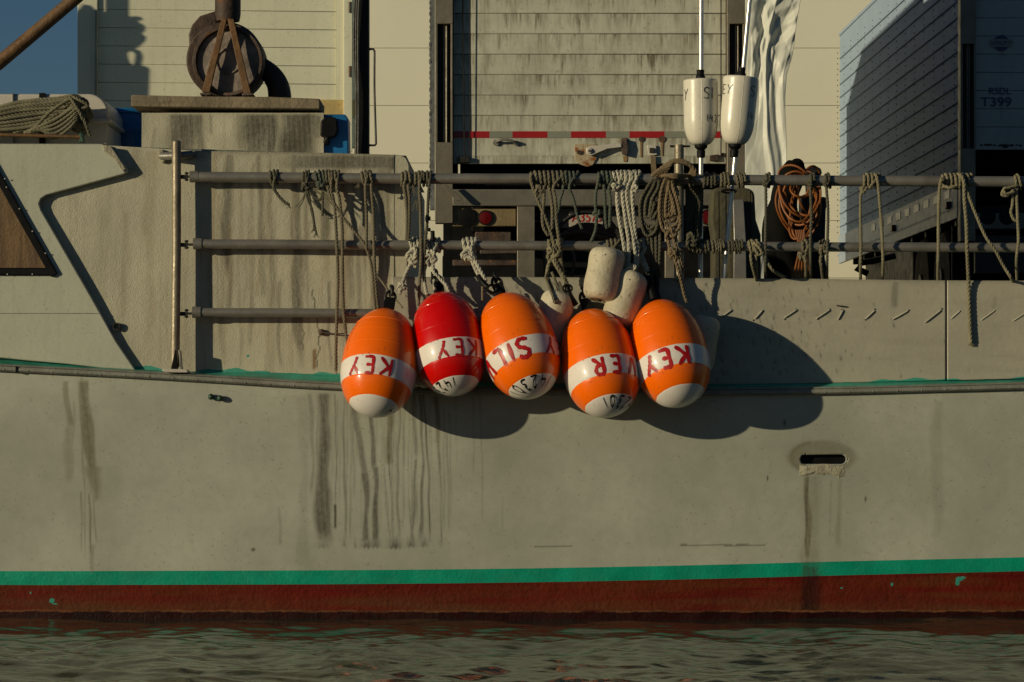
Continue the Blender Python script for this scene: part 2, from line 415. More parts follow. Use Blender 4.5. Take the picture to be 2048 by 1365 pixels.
# ------------------------------------------------------------------ trailers
def wheels(root, W, ys, z0=-1.1, r=.5, xl=(.05, .35), parts=True):
    for y in ys:
        for x in (xl[0], xl[1], W-xl[1]-.25, W-xl[0]-.25):
            w_ = MB(); prof = [(r*.55,0),(r*.93,.0),(r,.04),(r,.21),(r*.93,.25),(r*.55,.25)]
            w_.lathe(prof, (x, y, z0+r), 'x', 32); wo = w_.build('wheel', m_tyre, root, local=True)
            h = MB(); h.lathe([(r*.5,.03),(r*.5,.22)], (x, y, z0+r), 'x', 24); h.lathe([(r*.2,-.02),(r*.2,.27)], (x, y, z0+r), 'x', 12); h.build('rim', m_dark, wo, local=True)
def trailer(label, loc, rot, W, H, L, slot, door_z0, door_z1, pitch, pw=.15, inset=.092, doormat=m_door, ribs=True, name='semi_trailer'):
    root = thing(name, label, 'trailer', loc, rot=(0,0,rot))
    b = MB(); b.box((.03, .17, .005), (W-.03, L-.02, .06)); b.build('floor', m_black, root, local=True)
    b = MB(); b.box((.012, .16, .0), (.028, L, H-.02)); b.box((W-.028, .16, .0), (W-.012, L, H-.02)); b.box((.05, L-.06, .06), (W-.05, L-.01, H-.02))
    b.box((0, .13, H-.02), (W, L+.01, H+.02))
    if ribs:
        nz = int((H-.45)/.168); rv = MB()
        for i in range(nz):
            zc = .42+i*.168
            b.tube([(.004, .2, zc), (.004, L-.05, zc)], .011, 8)
        for j in range(int(L/.61)+1):
            y = .35+j*.61
            for q in range(34): rv.ball((.011, y+.03, .36+q*(H-.5)/34), .0085, 6)
        tag(rv.build('rivets', m_frame, root, local=True), kind='stuff')
    b.build('side_walls', m_side, root, local=True, bevel=.003)
    if ribs:
        s = MB(); s.box((-.006, .16, -.06), (.03, L, .30)); 
        for j in range(int(L/.10)): s.cyl((-.010, .3+j*.1, .05), (-.005, .3+j*.1, .05), .014, n=8)
        s.build('bottom_rail', M('bottom_rail_paint', (.30,.38,.46), .45, var=.12, vs=5, spots=.6, sps=40), root, local=True, bevel=.003)
        mwt = M('white_tape', (.5,.52,.5), .3)
        for j in range(9): t_ = MB(); t_.box((-.0125, .55+j*.62, .17), (-.0065, .86+j*.62, .25)); t_.build('side_tape', mwt, root, local=True)
        for y in (.5, 4.0):
            q = MB(); q.box((-.05, y, .06), (.0, y+.14, .13)); q.build('side_marker', m_redlamp, root, local=True, bevel=.008)
    # rear frame posts with recessed rod slot
    for side in (0, 1):
        x0 = 0 if side == 0 else W-pw; x1 = x0+pw; p = MB()
        p.box((x0, 0, -.30), (x1, .15, slot[0])); p.box((x0, 0, slot[1]), (x1, .15, H+.04))
        p.box((x0, .001, slot[0]), (x0+.022, .15, slot[1])); p.box((x1-.018, .001, slot[0]), (x1, .15, slot[1]))
        p.box((x0+.022, .12, slot[0]), (x1-.018, .15, slot[1]))
        po = p.build('rear_post', m_frame, root, local=True, bevel=.004)
        rd = MB()
        for dx in (.075, .095): rd.cyl((x0+dx, .05, slot[0]), (x0+dx, .05, slot[1]), .008, n=8)
        rd.build('lock_rod', m_frame, po, local=True)
        dk = MB(); dk.box((x0+.022, .10, slot[0]), (x1-.018, .118, slot[1])); dk.build('slot_back', m_dark, po, local=True)
    h = MB(); h.box((pw, 0, H-.12), (W-pw, .14, H+.04)); h.build('rear_header', m_frame, root, local=True, bevel=.004)
    d = MB(); z = door_z1; zt = H-.12
    edges = [door_z0, door_z1]
    while edges[-1] < zt: edges.append(edges[-1]+pitch)
    edges[-1] = zt
    for a, c in zip(edges[:-1], edges[1:]):
        if c-a > .02: d.box((pw+.002, inset, a), (W-pw-.002, inset+.04, c-.003))
    d.build('roll_up_door', doormat, root, local=True, bevel=.004)
    i = MB(); i.box((pw, inset+.05, door_z0), (W-pw, inset+.06, H-.1)); i.build('door_backing', m_black, root, local=True)
    u = MB(); u.box((.3, .4, -.35), (.42, L-.3, -.01)); u.box((W-.42, .4, -.35), (W-.3, L-.3, -.01))
    for k in range(int(L/.9)): u.box((.05, .5+k*.9, -.12), (W-.05, .6+k*.9, -.01))
    u.box((.25, 1.0, -.62), (W-.25, 2.9, -.37)); u.build('chassis', m_black, root, local=True, bevel=.01)
    for xa_ in (.05, W-.75): f = MB(); f.box((xa_, .75, -1.0), (xa_+.7, .77, -.1)); f.build('mud_flap', m_black, root, local=True)
    wheels(root, W, (1.35, 2.6))
    for xg in (.5, W-.62): g = MB(); g.box((xg, L-2.2, -1.05), (xg+.12, L-2.08, -.02)); g.box((xg-.1, L-2.3, -1.1), (xg+.22, L-1.98, -1.05)); g.build('landing_leg', m_black, root, local=True)
    return root

dT = 23.3; zT = 3.0; xT = PX(870, dT); WT = PX(1490, dT)-xT
def LZ(py, d=dT, z0=zT): return PZ(py, d)-z0
tr = trailer('dirty white trailer with streaked roll up door, red tape and rusty latch, in the middle', (xT, dT-D0, zT), 0, WT, 3.0, 8.6, (LZ(285), LZ(48)), LZ(326), LZ(229), 41*dT/FP, ribs=False)
TF = dT+.089                                          # distance of the door face
b = MB(); x = 905; red = True
m1, m2 = MB(), MB()
for x0, x1, rd in ((907,979,1),(979,1025,0),(1025,1095,1),(1095,1142,0),(1142,1212,1),(1212,1259,0),(1259,1329,1),(1329,1376,0),(1376,1446,1)):
    m1 = MB(); m1.pbox(x0, 263, x1, 276, TF-.003, TF+.001); m1.build('red_tape' if rd else 'silver_tape', m_redtape if rd else m_greytape, tr)
b = MB(); b.tube(smooth([P(992,286,TF-.01), P(998,281,TF-.05), P(1015,280,TF-.06), P(1028,284,TF-.05), P(1033,288,TF-.01)], .01), .011, 8)
b.cyl(P(992,286,TF-.02), P(992,286,TF), .025); b.cyl(P(1032,287,TF-.02), P(1032,287,TF), .022); b.build('door_handle', m_galv, tr)
b = MB(); b.pprism([(1150,289),(1192,289),(1196,296),(1193,318),(1185,331),(1174,334),(1160,329),(1150,320)], TF-.012, TF)
pl = b.build('latch_plate', M('rusty_white_plate', (.36,.30,.19), .6, rust=.5, rs=22, rcol=(.14,.045,.008), var=.2, bump=.4), tr, bevel=.003)
b = MB(); b.pprism([(1172,296),(1183,292),(1200,291),(1238,286),(1243,289),(1243,295),(1215,298),(1196,306),(1182,312),(1172,309)], TF-.06, TF-.035); b.cyl(P(1179,302,TF-.075), P(1179,302,TF), .024)
b.build('latch_lever', m_white, pl, bevel=.004)
b = MB(); b.cyl(P(1179,302,TF-.085), P(1179,302,TF-.07), .011); b.build('bolt', m_rust, pl)
b = MB(); b.cyl(P(1158,305,TF-.03), P(1158,305,TF), .018); b.build('bolt', m_rust, pl)
b = MB(); b.pprism([(1242,281),(1253,278),(1258,296),(1254,312),(1244,308)], TF-.05, TF); b.build('latch_catch', m_rust, tr, bevel=.004)
b = MB(); b.pprism([(1294,291),(1312,291),(1314,310),(1298,312)], TF-.02, TF); b.build('strap_bracket', m_white, tr, bevel=.003)
b = MB(); b.pprism([(1299,296),(1308,296),(1308,306),(1299,306)], TF-.035, TF-.02); b.build('strap_bolt', m_rust, tr, bevel=.003)
b = MB(); b.pprism([(1301,311),(1310,311),(1314,352),(1303,352)], TF-.03, TF-.024); b.build('pull_strap', m_rb, tr)
m_rs = M('rust_run', (.22,.13,.045), .7, var=.4, vs=30)
for x0, x1, y0, y1 in ((1280,1285,277,315),(1322,1327,276,312),(1246,1255,313,324),(1401,1405,290,318)):
    b = MB(); b.pprism([(x0,y0),(x1,y0),(x1-1,y1),(x0+1,y1)], TF-.0035, TF-.0015); b.build('rust_run', m_rs, tr)
b = MB()
for cx, cy, rr in ((1283,279,6),(1324,279,7),(1249,283,8)): b.cyl(P(cx,cy,TF-.006), P(cx,cy,TF-.001), rr*dT/FP, n=9)
b.build('rust_spots', m_rust, tr)
# latch on the right of the door
b = MB(); b.pprism([(1420,311),(1437,309),(1438,322),(1420,322)], TF-.03, TF); b.cyl(P(1446,310,TF-.02), P(1446,310,TF), .017); b.build('latch_plate', m_rust, tr, bevel=.003)
b = MB(); b.cyl(P(925,-60,TF-.03), P(929,318,TF-.03), .006, n=6); b.cyl(P(941,-60,TF-.03), P(939,318,TF-.03), .004, n=6); b.cyl(P(1442,-60,TF-.03), P(1442,318,TF-.03), .005, n=6); b.build('door_cable', m_dark, tr)
b = MB(); b.pbox(917,314,940,326,TF-.05,TF); b.build('cable_anchor', m_dark, tr, bevel=.005)
b = MB(); b.pbox(860,-340,869,420,dT+.02,dT+.10)
for k in range(60): b.ball(P(860.5,-300+k*11.7+random.random()*4,dT+.03), random.uniform(.008,.018), 6, (.7,1,1.6))
b.build('edge_seal', M('grey_weather_seal', (.12,.13,.13), .7, var=.4, vs=14, bump=.5), tr)
# lower rear: bumper beam, lamp panels, guard legs
b = MB(); b.pbox(905,379,1454,412, dT-.02, dT+.16); b.build('rear_beam', m_frame2, tr, bevel=.008)
b = MB(); b.pbox(905,362,1454,366, dT+.02, dT+.1); b.build('dock_strip', m_frame, tr, bevel=.004)
b = MB(); b.pprism([(884,372),(893,370),(925,398),(920,402),(912,401)], dT-.12, dT-.10); b.build('corner_bracket', m_frame, tr, bevel=.003)
b = MB(); b.pbox(905,417,1032,453, dT+.05, dT+.12); b.build('lamp_panel', M('gold_grey_panel', (.26,.19,.09), .55, metal=.3, var=.25, vs=4, bump=.3, grime=.4), tr, bevel=.006)
b = MB(); b.pbox(1380,417,1454,453, dT+.05, dT+.12); b.build('lamp_panel', m_frame2, tr, bevel=.006)
for cx, cy, mt, rr in ((934,436,m_black,17),(971,436,m_redlamp,13.5),(1416,435,m_redlamp,14)):
    l = MB(); rr *= dT/FP; l.lathe([(rr*1.12,0),(rr*1.12,-.02),(rr,-.022)], P(cx,cy,dT+.05), 'y', 28)
    l.build('tail_lamp', m_black, tr)
    if mt is m_redlamp:
        k = MB(); k.lathe([(rr,.005),(rr*.92,-.002),(rr*.5,-.006),(rr*.1,-.008)], P(cx,cy,dT+.03), 'y', 28); k.build('lens', m_redlamp, tr.children[-1])
b = MB(); b.pbox(1034,412,1070,600, dT-.0, dT+.1); b.build('guard_leg', m_frame, tr, bevel=.006)
b = MB(); b.pbox(1330,412,1362,600, dT-.0, dT+.1); b.build('guard_leg', m_frame, tr, bevel=.006)
b = MB(); b.pbox(960,499,1034,508, dT+.1, dT+.2); b.pbox(905,520,1034,532, dT+.12, dT+.2); b.pbox(950,464,1022,484, dT+.12, dT+.3); b.build('underframe_bracket', m_rust, tr, bevel=.008)
b = MB(); b.pbox(905,455,1450,640, dT+.55, dT+.6); b.build('under_panel', m_black, tr)  # black panel across the space below the bumper beam
b = MB(); b.pbox(1090,418,1325,456, dT+.2, dT+.25); b.build('plate_panel', m_frame2, tr)
b = MB(); b.pbox(1138,423,1206,454, dT+.15, dT+.165); lp = b.build('licence_plate', m_plate, tr, bevel=.003)
def text(body, size, loc, mat, parent, name='lettering', depth=.002, rotx=90, local=False, sx=1.0, bold=0, rz=0):
    cu = bpy.data.curves.new('t', 'FONT'); cu.body = body; cu.size = size; cu.extrude = depth; cu.align_x = 'CENTER'; cu.align_y = 'CENTER'; cu.offset = bold
    to = bpy.data.objects.new('t', cu); COL.objects.link(to); dg = bpy.context.evaluated_depsgraph_get()
    me = bpy.data.meshes.new_from_object(to.evaluated_get(dg)); bpy.data.objects.remove(to)
    mt = Matrix.Rotation(rz, 4, 'Z')@Matrix.Rotation(R(rotx), 4, 'X')@Matrix.Diagonal((sx,1,1,1)); me.transform(mt)
    L = Vector(loc) if local else Vector(loc)-wloc(parent)
    me.transform(Matrix.Translation(L)); me.materials.clear(); me.materials.append(mat)
    o = bpy.data.objects.new(name, me); COL.objects.link(o); o.parent = parent; return o
text('A3575', .115, P(1174,436,dT+.148), m_redpaint, lp, sx=.85)
text('SEMI-TRAILER', .028, P(1172,449,dT+.148), m_redpaint, lp)

# right-hand trailer, seen along its ribbed side
dR = 27.4; zR = 3.1
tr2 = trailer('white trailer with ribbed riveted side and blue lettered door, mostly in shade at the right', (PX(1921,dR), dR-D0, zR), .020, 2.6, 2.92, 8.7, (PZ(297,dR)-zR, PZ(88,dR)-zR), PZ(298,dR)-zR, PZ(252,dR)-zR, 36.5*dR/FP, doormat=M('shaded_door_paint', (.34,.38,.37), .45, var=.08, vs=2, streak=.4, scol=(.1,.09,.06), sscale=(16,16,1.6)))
sR = dR/FP
def L2(px, py): return (PX(px,dR)-PX(1921,dR), .092-.007, PZ(py,dR)-zR)
text('RSDL', 19*sR, L2(2003,181), m_navy, tr2, local=True, sx=1.05, bold=.001)
text('T399', 26*sR, L2(1996,203), m_navy, tr2, local=True, sx=1.15, bold=.002)
c = L2(2006,84); b = MB(); b.lathe([(16*sR,0),(16*sR,-.003)], c, 'y', 30); em = b.build('emblem', m_navy, tr2, local=True)
b = MB(); b.prism([(c[0]+x*sR, c[2]+z*sR) for x, z in ((-24,2),(-20,8),(20,8),(26,2),(20,-8),(-20,-8))], c[1]-.006, c[1]-.003); b.build('emblem_wings', m_greytape, em, local=True)
text('UTILITY', 10*sR, (c[0], c[1]-.0075, c[2]-.002), m_navy, em, local=True, sx=1.1, bold=.001)
b = MB(); b.box((.06, 3.2, -1.12), (2.54, 5.3, -.1)); b.build('underbody_shade_box', m_black, tr2, local=True, bevel=.02)  # added black box that keeps the space under the trailer dark
b = MB(); b.box((.15, .0, -.18), (2.45, .12, -.02)); b.build('rear_beam', m_frame2, tr2, local=True, bevel=.006)
b = MB(); b.box((.15, .02, -.62), (2.45, .1, -.24)); b.build('lamp_panel', m_dark, tr2, local=True, bevel=.006)
for px in (1976, 2014):
    p_ = L2(px, 434); b = MB(); b.lathe([(.08,0),(.08,-.02),(.03,-.025)], (p_[0], .02, p_[2]), 'y', 24); b.build('tail_lamp', m_black, tr2, local=True)
b = MB(); 
for k in range(12): b.ball(L2(1965+k*7+random.random()*3, 288+random.random()*3), random.uniform(.008,.02), 8, (1.6,.3,1))
b.build('paint_chip', m_dark, tr2, local=True)
b = MB(); b.tube([P(1745,548,30), P(1722,537,30), P(1728,527,30), P(1765,520,30), P(1800,512,30)], .035, 8); b.build('air_hose_arm', m_black, tr2)

# left-hand box trailer
dL = 25.8; zL = PZ(226,dL)
tr3 = trailer('cream plank sided truck box with a silhouette of gear shadowed on it, at the left', (PX(155,dL), dL-D0, zL), R(4.4), PX(712,dL)-PX(155,dL), 3.0, 4.3, (.02,.03), .0, .12, 36.6*dL/FP, pw=.185, inset=.03, doormat=m_door2, ribs=False, name='truck_box')
for c_ in [c_ for c_ in tr3.children if c_.name.startswith('rear_post')]:
    c_.data.materials[0] = m_door2
    for k in list(c_.children): bpy.data.objects.remove(k)
b = MB(); b.box((.165, -.03, .25), (.18, -.005, .55)); b.cyl((.17,-.02,.1),(.172,-.02,.95), .010, n=8); b.build('door_rod', m_galv, tr3, local=True, bevel=.003)
b = MB(); b.box((2.05, -.02, -.02), (2.58, .03, .14)); b.build('rusted_corner', m_ochre, tr3, local=True, bevel=.004)
b = MB(); b.box((2.47, -.045, -.35), (2.55, .0, 3.0)); b.build('corner_trim', m_door2, tr3, local=True, bevel=.004)
for z_ in (.35,.95): b = MB(); b.cyl((2.53,-.06,z_),(2.53,-.06,z_+.10),.014,n=10); b.build('door_hinge', m_rust, tr3, local=True)
# black lift mast beside it
dM = 24.6
ms = thing('lift_mast', 'black upright hydraulic mast with hoses beside the cream truck box', 'mast', P(727,600,dM)*1.0)
b = MB(); b.pbox(716,-60,738,640, dM, dM+.12); b.build('column', m_black, ms, bevel=.01)
for k, (x0, x1) in enumerate(((713,712),(717,716),(709,711))):
    b = MB(); b.tube(smooth([P(x0+6,-60,dM-.05), P(x0,20,dM-.05), P(x0-1,110,dM-.04), P(x1+1,200,dM-.05), P(x1,330,dM-.04)], .05), .011, 8); b.build('hose', m_dark, ms)
b = MB(); b.tube(smooth([P(738,99,dM+.03), P(747,99,dM+.02), P(749,103,dM+.02), P(749,180,dM+.02), P(752,288,dM+.02), P(750,291,dM+.02), P(738,291,dM+.03)], .02), .010, 8); b.build('grab_rail', m_dark, ms)

# added out-of-frame silhouette plate, cut to cast the shadow on the truck box
def behind(px, py, d_hit, dd):                        # point up the sun ray from a spot on the surface
    q = P(px, py, d_hit); t = dd/SUN.y; return q-SUN*t
dW = 1.3
sil = [(60,260),(60,60),(158,43),(162,24),(170,16),(172,11),(180,11),(184,17),(193,20),(200,20),(200,-120),(234,-120),(234,29),(256,27),(258,32),(249,36),(262,44),(262,54),(256,60),(264,66),(262,75),(250,88),(240,93),(231,101),(233,112),(238,124),(266,126),(270,131),(266,260)]
sp_ = [behind(x, y, dL, dW) for x, y in sil]
caster = thing('shadow_caster', 'added silhouette plate outside the left edge that shadows the truck box', 'winch', (sp_[0].x, sp_[0].y, 1.95))
b = MB(); b.prism([(q.x, q.z) for q in sp_], sp_[0].y, sp_[0].y+.025); b.build('silhouette_plate', m_frame, caster)
b = MB(); b.tube(smooth([behind(x,y,dL,dW) for x,y in ((240,93),(248,96),(251,104),(248,124))], .02), .018, 8); b.build('silhouette_hook', m_dark, caster)
zz_ = min(q.z for q in sp_); b = MB(); b.box((sp_[0].x+.05, sp_[0].y-.1, 1.95), (sp_[0].x+.55, sp_[0].y+.3, zz_+.02)); b.build('pedestal', m_frame, caster)

# white plastic sheet hanging by the trailer
def tarp():
    nx, ny = 90, 220; vs = []; dd = 22.6
    lf = F([(-60,1500),(0,1502),(100,1496),(300,1490),(560,1490)]); rt = F([(-60,1618),(0,1604),(60,1590),(110,1583),(150,1574),(250,1572),(380,1570),(460,1562),(560,1552),(640,1548)])
    for j in range(ny+1):
        py = -60+700*j/ny
        for i in range(nx+1):
            u = i/nx; px = lf(py)+(rt(py)-lf(py))*u; px += 2.5*math.sin(py*.03+u*5)*u
            fold = lambda x_, w_: math.exp(-(x_/w_)**2)
            tri = lambda x_: abs(x_-math.floor(x_+.5))*2
            wv = mnoise.noise(Vector((u*1.5, py*.004, 2)))
            a = .16*(tri(u*1.6+wv*.7+.2)-.5)+.07*(tri(u*3.9+wv*1.6+.0006*py)-.5)*(.6+.6*mnoise.noise(Vector((u*2, py*.006, 8))))
            a += .05*(tri(u*2.0+py*.0075+wv*1.5)-.5)*max(0, mnoise.noise(Vector((u*2+4, py*.007, 5)))+.1)*2
            a += mnoise.noise(Vector((u*14+py*.03, py*.05, 13)))*.006
            tp = max(0, min(1, (200-py)/140))
            a += tp*(.10*(tri(u*1.4-py*.013+wv*1.2)-.5)+.07*(tri(u*2.3+py*.017+wv*2)-.5))
            vs.append(P(px, py, dd+a*(.17+.10*tp)-.1))
    fs = [(j*(nx+1)+i, (j+1)*(nx+1)+i, (j+1)*(nx+1)+i+1, j*(nx+1)+i+1) for j in range(ny) for i in range(nx)]
    b = MB(); b.add(vs, fs); o = b.build('plastic_sheet', m_tarp, sharp=80)
    s_ = o.modifiers.new('s', 'SOLIDIFY'); s_.thickness = .004
    tag(o, 'long crumpled shiny white plastic sheet hanging right of the middle trailer', 'sheet')
tarp()
# timber piling at the dock edge
dp = 20.5
rt_ = thing('timber_piling', 'old mossy timber piling head standing behind the railing', 'piling', (PX(1466,dp), dp-D0, -1))
b = MB()
b.pprism([(1424,384),(1428,377),(1445,374),(1462,377),(1484,375),(1502,378),(1509,386),(1512,440),(1522,470),(1524,1300),(1428,1300),(1426,470),(1421,440)], dp, dp+.3)
b.build('timber', m_pile, rt_, bevel=.02)
b = MB()
for x_ in (1437,1451,1500): b.pprism([(x_,383),(x_+1.2,383),(x_+3,640),(x_+1,640)], dp-.002, dp+.01)
b.build('drying_crack', m_black, rt_)
b = MB(); b.pprism([(1466,400),(1487,399),(1492,480),(1494,640),(1466,640),(1468,480)], dp-.07, dp-.02); b.build('sheathing_board', m_galv, rt_, bevel=.004)
# ================================================================== THE BOAT
boat = thing('fishing_boat', 'moored cream fishing boat side with teal stripe, red bottom and pipe railing', 'boat', (0, .1, 0))
rub_bot = smf([(-2000,640),(-200,732),(0,744),(330,760),(680,782),(1000,791),(1300,793),(1660,790),(2048,780),(2300,772),(4200,690)])
rub_top = lambda x: rub_bot(x)-15.5
g_top = smf([(-2000,610),(-300,698),(0,715),(130,727),(290,741),(400,744),(520,746),(680,753),(800,760),(1100,768),(1460,768),(1700,765),(1892,760),(2048,757),(4200,670)])
st_top = smf([(-2000,1120),(0,1143),(700,1140),(1024,1137),(1400,1130),(1700,1122),(2048,1115),(4200,1060)])
st_bot = lambda x: st_top(x)+28
def wob(a, s=1., ph=0): return lambda x: a(x)+s*(np.sin(x*.051+ph)+.7*np.sin(x*.13+2+ph)+.5*np.sin(x*.31+ph))
scum0 = wob(lambda x: x*0+1220, .7); scum1 = wob(lambda x: x*0+1224, .9, 1)
base = lambda x: x*0+1300.
def lerp(a, b, t): return lambda x: a(x)*(1-t)+b(x)*t
rows = []; rm = []
def seg(a, b, n, m):
    for k in range(n): rows.append(lerp(a, b, k/n)); rm.append(m)
seg(lambda x: rub_bot(x)-6, st_top, 130, 0); seg(st_top, st_bot, 8, 1); seg(st_bot, scum0, 22, 2); seg(scum0, scum1, 2, 3); seg(scum1, base, 16, 4); rows.append(base)
def hull_d(X, Y):
    m = (X-1024)*D0/FP
    return 14.896+.006*m*m+np.clip(Y-790, 0, 600)*.00016+.0012*np.sin(X*.011+np.sin(Y*.008)*1.3)*np.sin(Y*.013+.7)+.0007*np.sin(X*.027+2)*np.sin(Y*.021+X*.004)
xs_h = np.concatenate([np.arange(-2000,-60,60), np.arange(-60,2110,2.2), np.arange(2110,4200,60)])
HS = [(648,24,785,1098,.55,0,650,26),(668,5,1005,1060,.8,0,672,6),(673,2,785,1020,.5),(690,2.4,790,1095,.4,0,692,5),(703,1.5,800,1090,.4),(709,10,785,960,.4,0,733,10),(731,11,940,1094,.5,0,732,14),(746,6,785,950,.45,0,750,9),(750,11,930,1094,.55,0,753,15),
 (778,15,800,935,.5,1,783,10),(779,2,905,1090,.5,0,787,2),(770,1.6,930,1090,.4,0,782,1.6),(800,5,785,1090,.35,0,797,4),(812,1.6,800,1070,.4,0,806,1.4),(831,6,785,920,.35,0,834,4),(834,4,915,1092,.4,0,822,8),(816,1.6,990,1092,.45,0,828,6),
 (843,5,785,1092,.45,0,846,8),(850,2.6,785,1090,.7,0,862,3),(862,1.4,785,1000,.3),(876,10,790,950,.5,1,877,3),(879,2,900,1098,.4,0,884,3),(894,1.8,860,1070,.4,0,899,1.5),(913,1.5,790,930,.2),(947,1.5,790,960,.3),(961,1.5,790,1050,.3,0,966,1.4),(1006,1.2,990,1060,.2),
 (610,20,790,1150,.12),(625,8,785,1000,.25),(638,3,785,950,.3),(655,8,785,1000,.4),
 (137,8,760,860,.35,1,147,12),(143,14,850,970,.22,1),(166,3,752,1120,.4,1,172,2),(174,14,760,960,.5,1,184,26),(188,26,930,1005,.4,1,192,10),(165,1.6,980,1110,.5,1,163,1.5),(180,2,985,1115,.55,1,182,6),(190,1.6,985,1090,.5,1,194,1.4),(183,9,1085,1150,.3,1),
 (1613,8,950,1130,.5,1,1612,15),(1611,3,950,1100,.5,0),(1622,34,950,1135,.22,1),(1659,1.6,958,1080,.3),(1678,8,955,1100,.2,1),(1619,30,1118,1160,.2,0),(1610,9,1125,1222,.45,0),(1619,34,1140,1240,.40,0),(1622,22,1130,1235,.5,0,1616,30),
 (1872,18,800,1090,.12),(560,4,1010,1095,.2),(150,5,800,900,.2,1),(1100,1.4,1088,1092,.1)]
for k in range(46): HS.append((random.uniform(650,905), random.uniform(.9,1.8), random.uniform(785,830), random.uniform(860,1080), random.uniform(.12,.4), 0, None, 1.2))
HS = [tuple(q[:6])+((q[0]+random.uniform(-4,4)),)+tuple(q[7:]) if len(q) > 6 and q[6] is None else q for q in HS]
def hull_paint(X, Y):
    s = streaks(X, Y, HS)
    for x0, x1, y in ((1068,1145,1092),(1360,1530,1090)):       # hairline cracks
        s[..., 0] = np.maximum(s[..., 0], .35*(np.abs(Y-y-.4*np.sin(X*.1)) < 1.7)*((X > x0) & (X < x1)))
    for cx, rx, a, y1 in ((735,11,.5,1098),(752,10,.5,1097),(791,13,.55,1099),(823,9,.5,1096),(849,7,.45,1095),(690,4,.35,1096),(712,3,.3,1097),(648,13,.3,1098),(882,4,.2,1093)):
        s[..., 0] = np.maximum(s[..., 0], a*np.exp(-((X-cx)/rx)**2)*np.clip((Y-1068-3*np.sin(X*.9))/26, 0, 1)*np.clip((y1-Y+2*np.sin(X*.7))/5, 0, 1))
    for cx, cy, rx, ry in ((508,1099,4,3),(1566,846,2.5,6),(1533,956,1.5,5),(1729,998,1.8,5)):
        s[..., 0] = np.maximum(s[..., 0], .7*np.exp(-(((X-cx)/rx)**2+((Y-cy)/ry)**2)))
    for cx, cy, rx, ry in ((1918,1158,9,5),(1914,1166,5,7),(1783,1169,3,4),(1682,1176,3,2),(104,1202,6,6),(110,1208,6,2),(61,1186,2,3),(1925,1155,8,3)):
        s[..., 2] = np.maximum(s[..., 2], 1.1*np.exp(-(((X-cx)/rx)**2+((Y-cy)/ry)**2)))
    s[..., 1] = np.maximum(s[..., 1], np.clip((Y-1178)/34, 0, 1)*(Y < 1222)*(.28+.2*np.sin(X*.013+np.sin(Y*.2))*np.sin(X*.0047+1)))
    rr = ((X-1643)/66)**2+((Y-915)/34)**2                                      # repainted patch round the slot
    s[..., 1] = np.maximum(s[..., 1], .28*(1/(1+np.exp((rr-1)*14)))+.2*np.exp(-((rr-1)*5)**2)*(X < 1620))
    return s
def in_slot(cx, cy, g=0):
    dx = np.maximum(np.abs(cx-1645)-37, 0); return (dx**2+(cy-919)**2) < (10.5+g)**2
sheet('hull', xs_h, rows, hull_d, [m_hull, m_boot, m_red, m_scum, m_weed], rm, hull_paint, boat, hole=in_slot, thick=.03)
# slot lip, dark box inside, filler patch
def slotpath(g, d, n=14):
    pts = []
    for s_, c0 in ((1, 1645+37), (-1, 1645-37)):
        for k in range(n+1):
            a = -math.pi/2+math.pi*k/n
            pts.append(P(c0+s_*math.cos(a)*(10.5+g), 919-s_*math.sin(a)*(10.5+g)*-1*-1, d))
    return pts
b = MB(); b.tube(slotpath(.6, 14.939), .0045, 8, closed=True); sl = b.build('drain_slot', m_hull, boat)
b = MB(); b.pbox(1590,900,1700,938,14.975,15.0); b.build('slot_inside', m_black, sl)
def lump():
    b = MB(); nx, ny = 60, 18; vs = []
    bot = [950+6*mnoise.noise(Vector((k*.07,0,0)))+3*mnoise.noise(Vector((k*.19,5,0)))+(4 if k > 50 else 0) for k in range(nx+1)]
    for j in range(ny+1):
        for i in range(nx+1):
            u = i/nx; v = j/ny; px = 1598+94*u; py = 930+(bot[i]-930)*v+(1-v)*2*math.sin(u*9)
            e = min(1, 6*u, 6*(1-u), 5*v, 5*(1-v)); h = .0055*min(1,e*1.2)*(1+.25*mnoise.noise(Vector((px*.08, py*.12, 2)))+.15*mnoise.noise(Vector((px*.3, py*.3, 7))))
            m_ = (px-1024)*D0/FP; vs.append(P(px, py, 14.8965+.006*m_*m_+(py-790)*.00016-h))
    b.add(vs, [(j*(nx+1)+i, (j+1)*(nx+1)+i, (j+1)*(nx+1)+i+1, j*(nx+1)+i+1) for j in range(ny) for i in range(nx)])
    b.build('filler_patch', m_plaster, boat)
lump()
for px, py in ((422,794),(440,797)):
    b = MB(); b.ball(P(px,py,14.893), .017, 16, (1,1.1,1)); b.build('hull_stud', m_copper, boat)

# rub rail strip and sloped green edge, swept along the sheer
def sweep(name, prof, mat, xs, bevel=0):             # prof: list of (photo-y function, distance)
    b = MB(); vs = []; n = len(prof)
    for x in xs:
        for fy, d in prof:
            yy = float(fy(x)); m = (x-1024)*D0/FP; vs.append(Vector(((x-1024)*D0/FP, d-D0+.006*m*m, CH+(HY-yy)*D0/FP)))
    fs = []
    for i in range(len(xs)-1):
        for k in range(n-1): fs.append((i*n+k, i*n+k+1, (i+1)*n+k+1, (i+1)*n+k))
    b.add(vs, fs); return b.build(name, mat, boat, sharp=50)
xs_s = list(range(-2000,-40,40))+list(range(-40,2100,10))+list(range(2100,4200,40))
A = lambda f, k: (lambda x: f(x)+k)
sweep('rub_rail', [(A(rub_top,3),14.93),(rub_top,14.885),(A(rub_top,1.2),14.876),(A(rub_top,3.5),14.872),(A(rub_top,4.3),14.876),(A(rub_top,5.2),14.866),(A(rub_bot,-4),14.862),(A(rub_bot,0),14.872),(A(rub_bot,.5),14.93)], m_rub, xs_s)
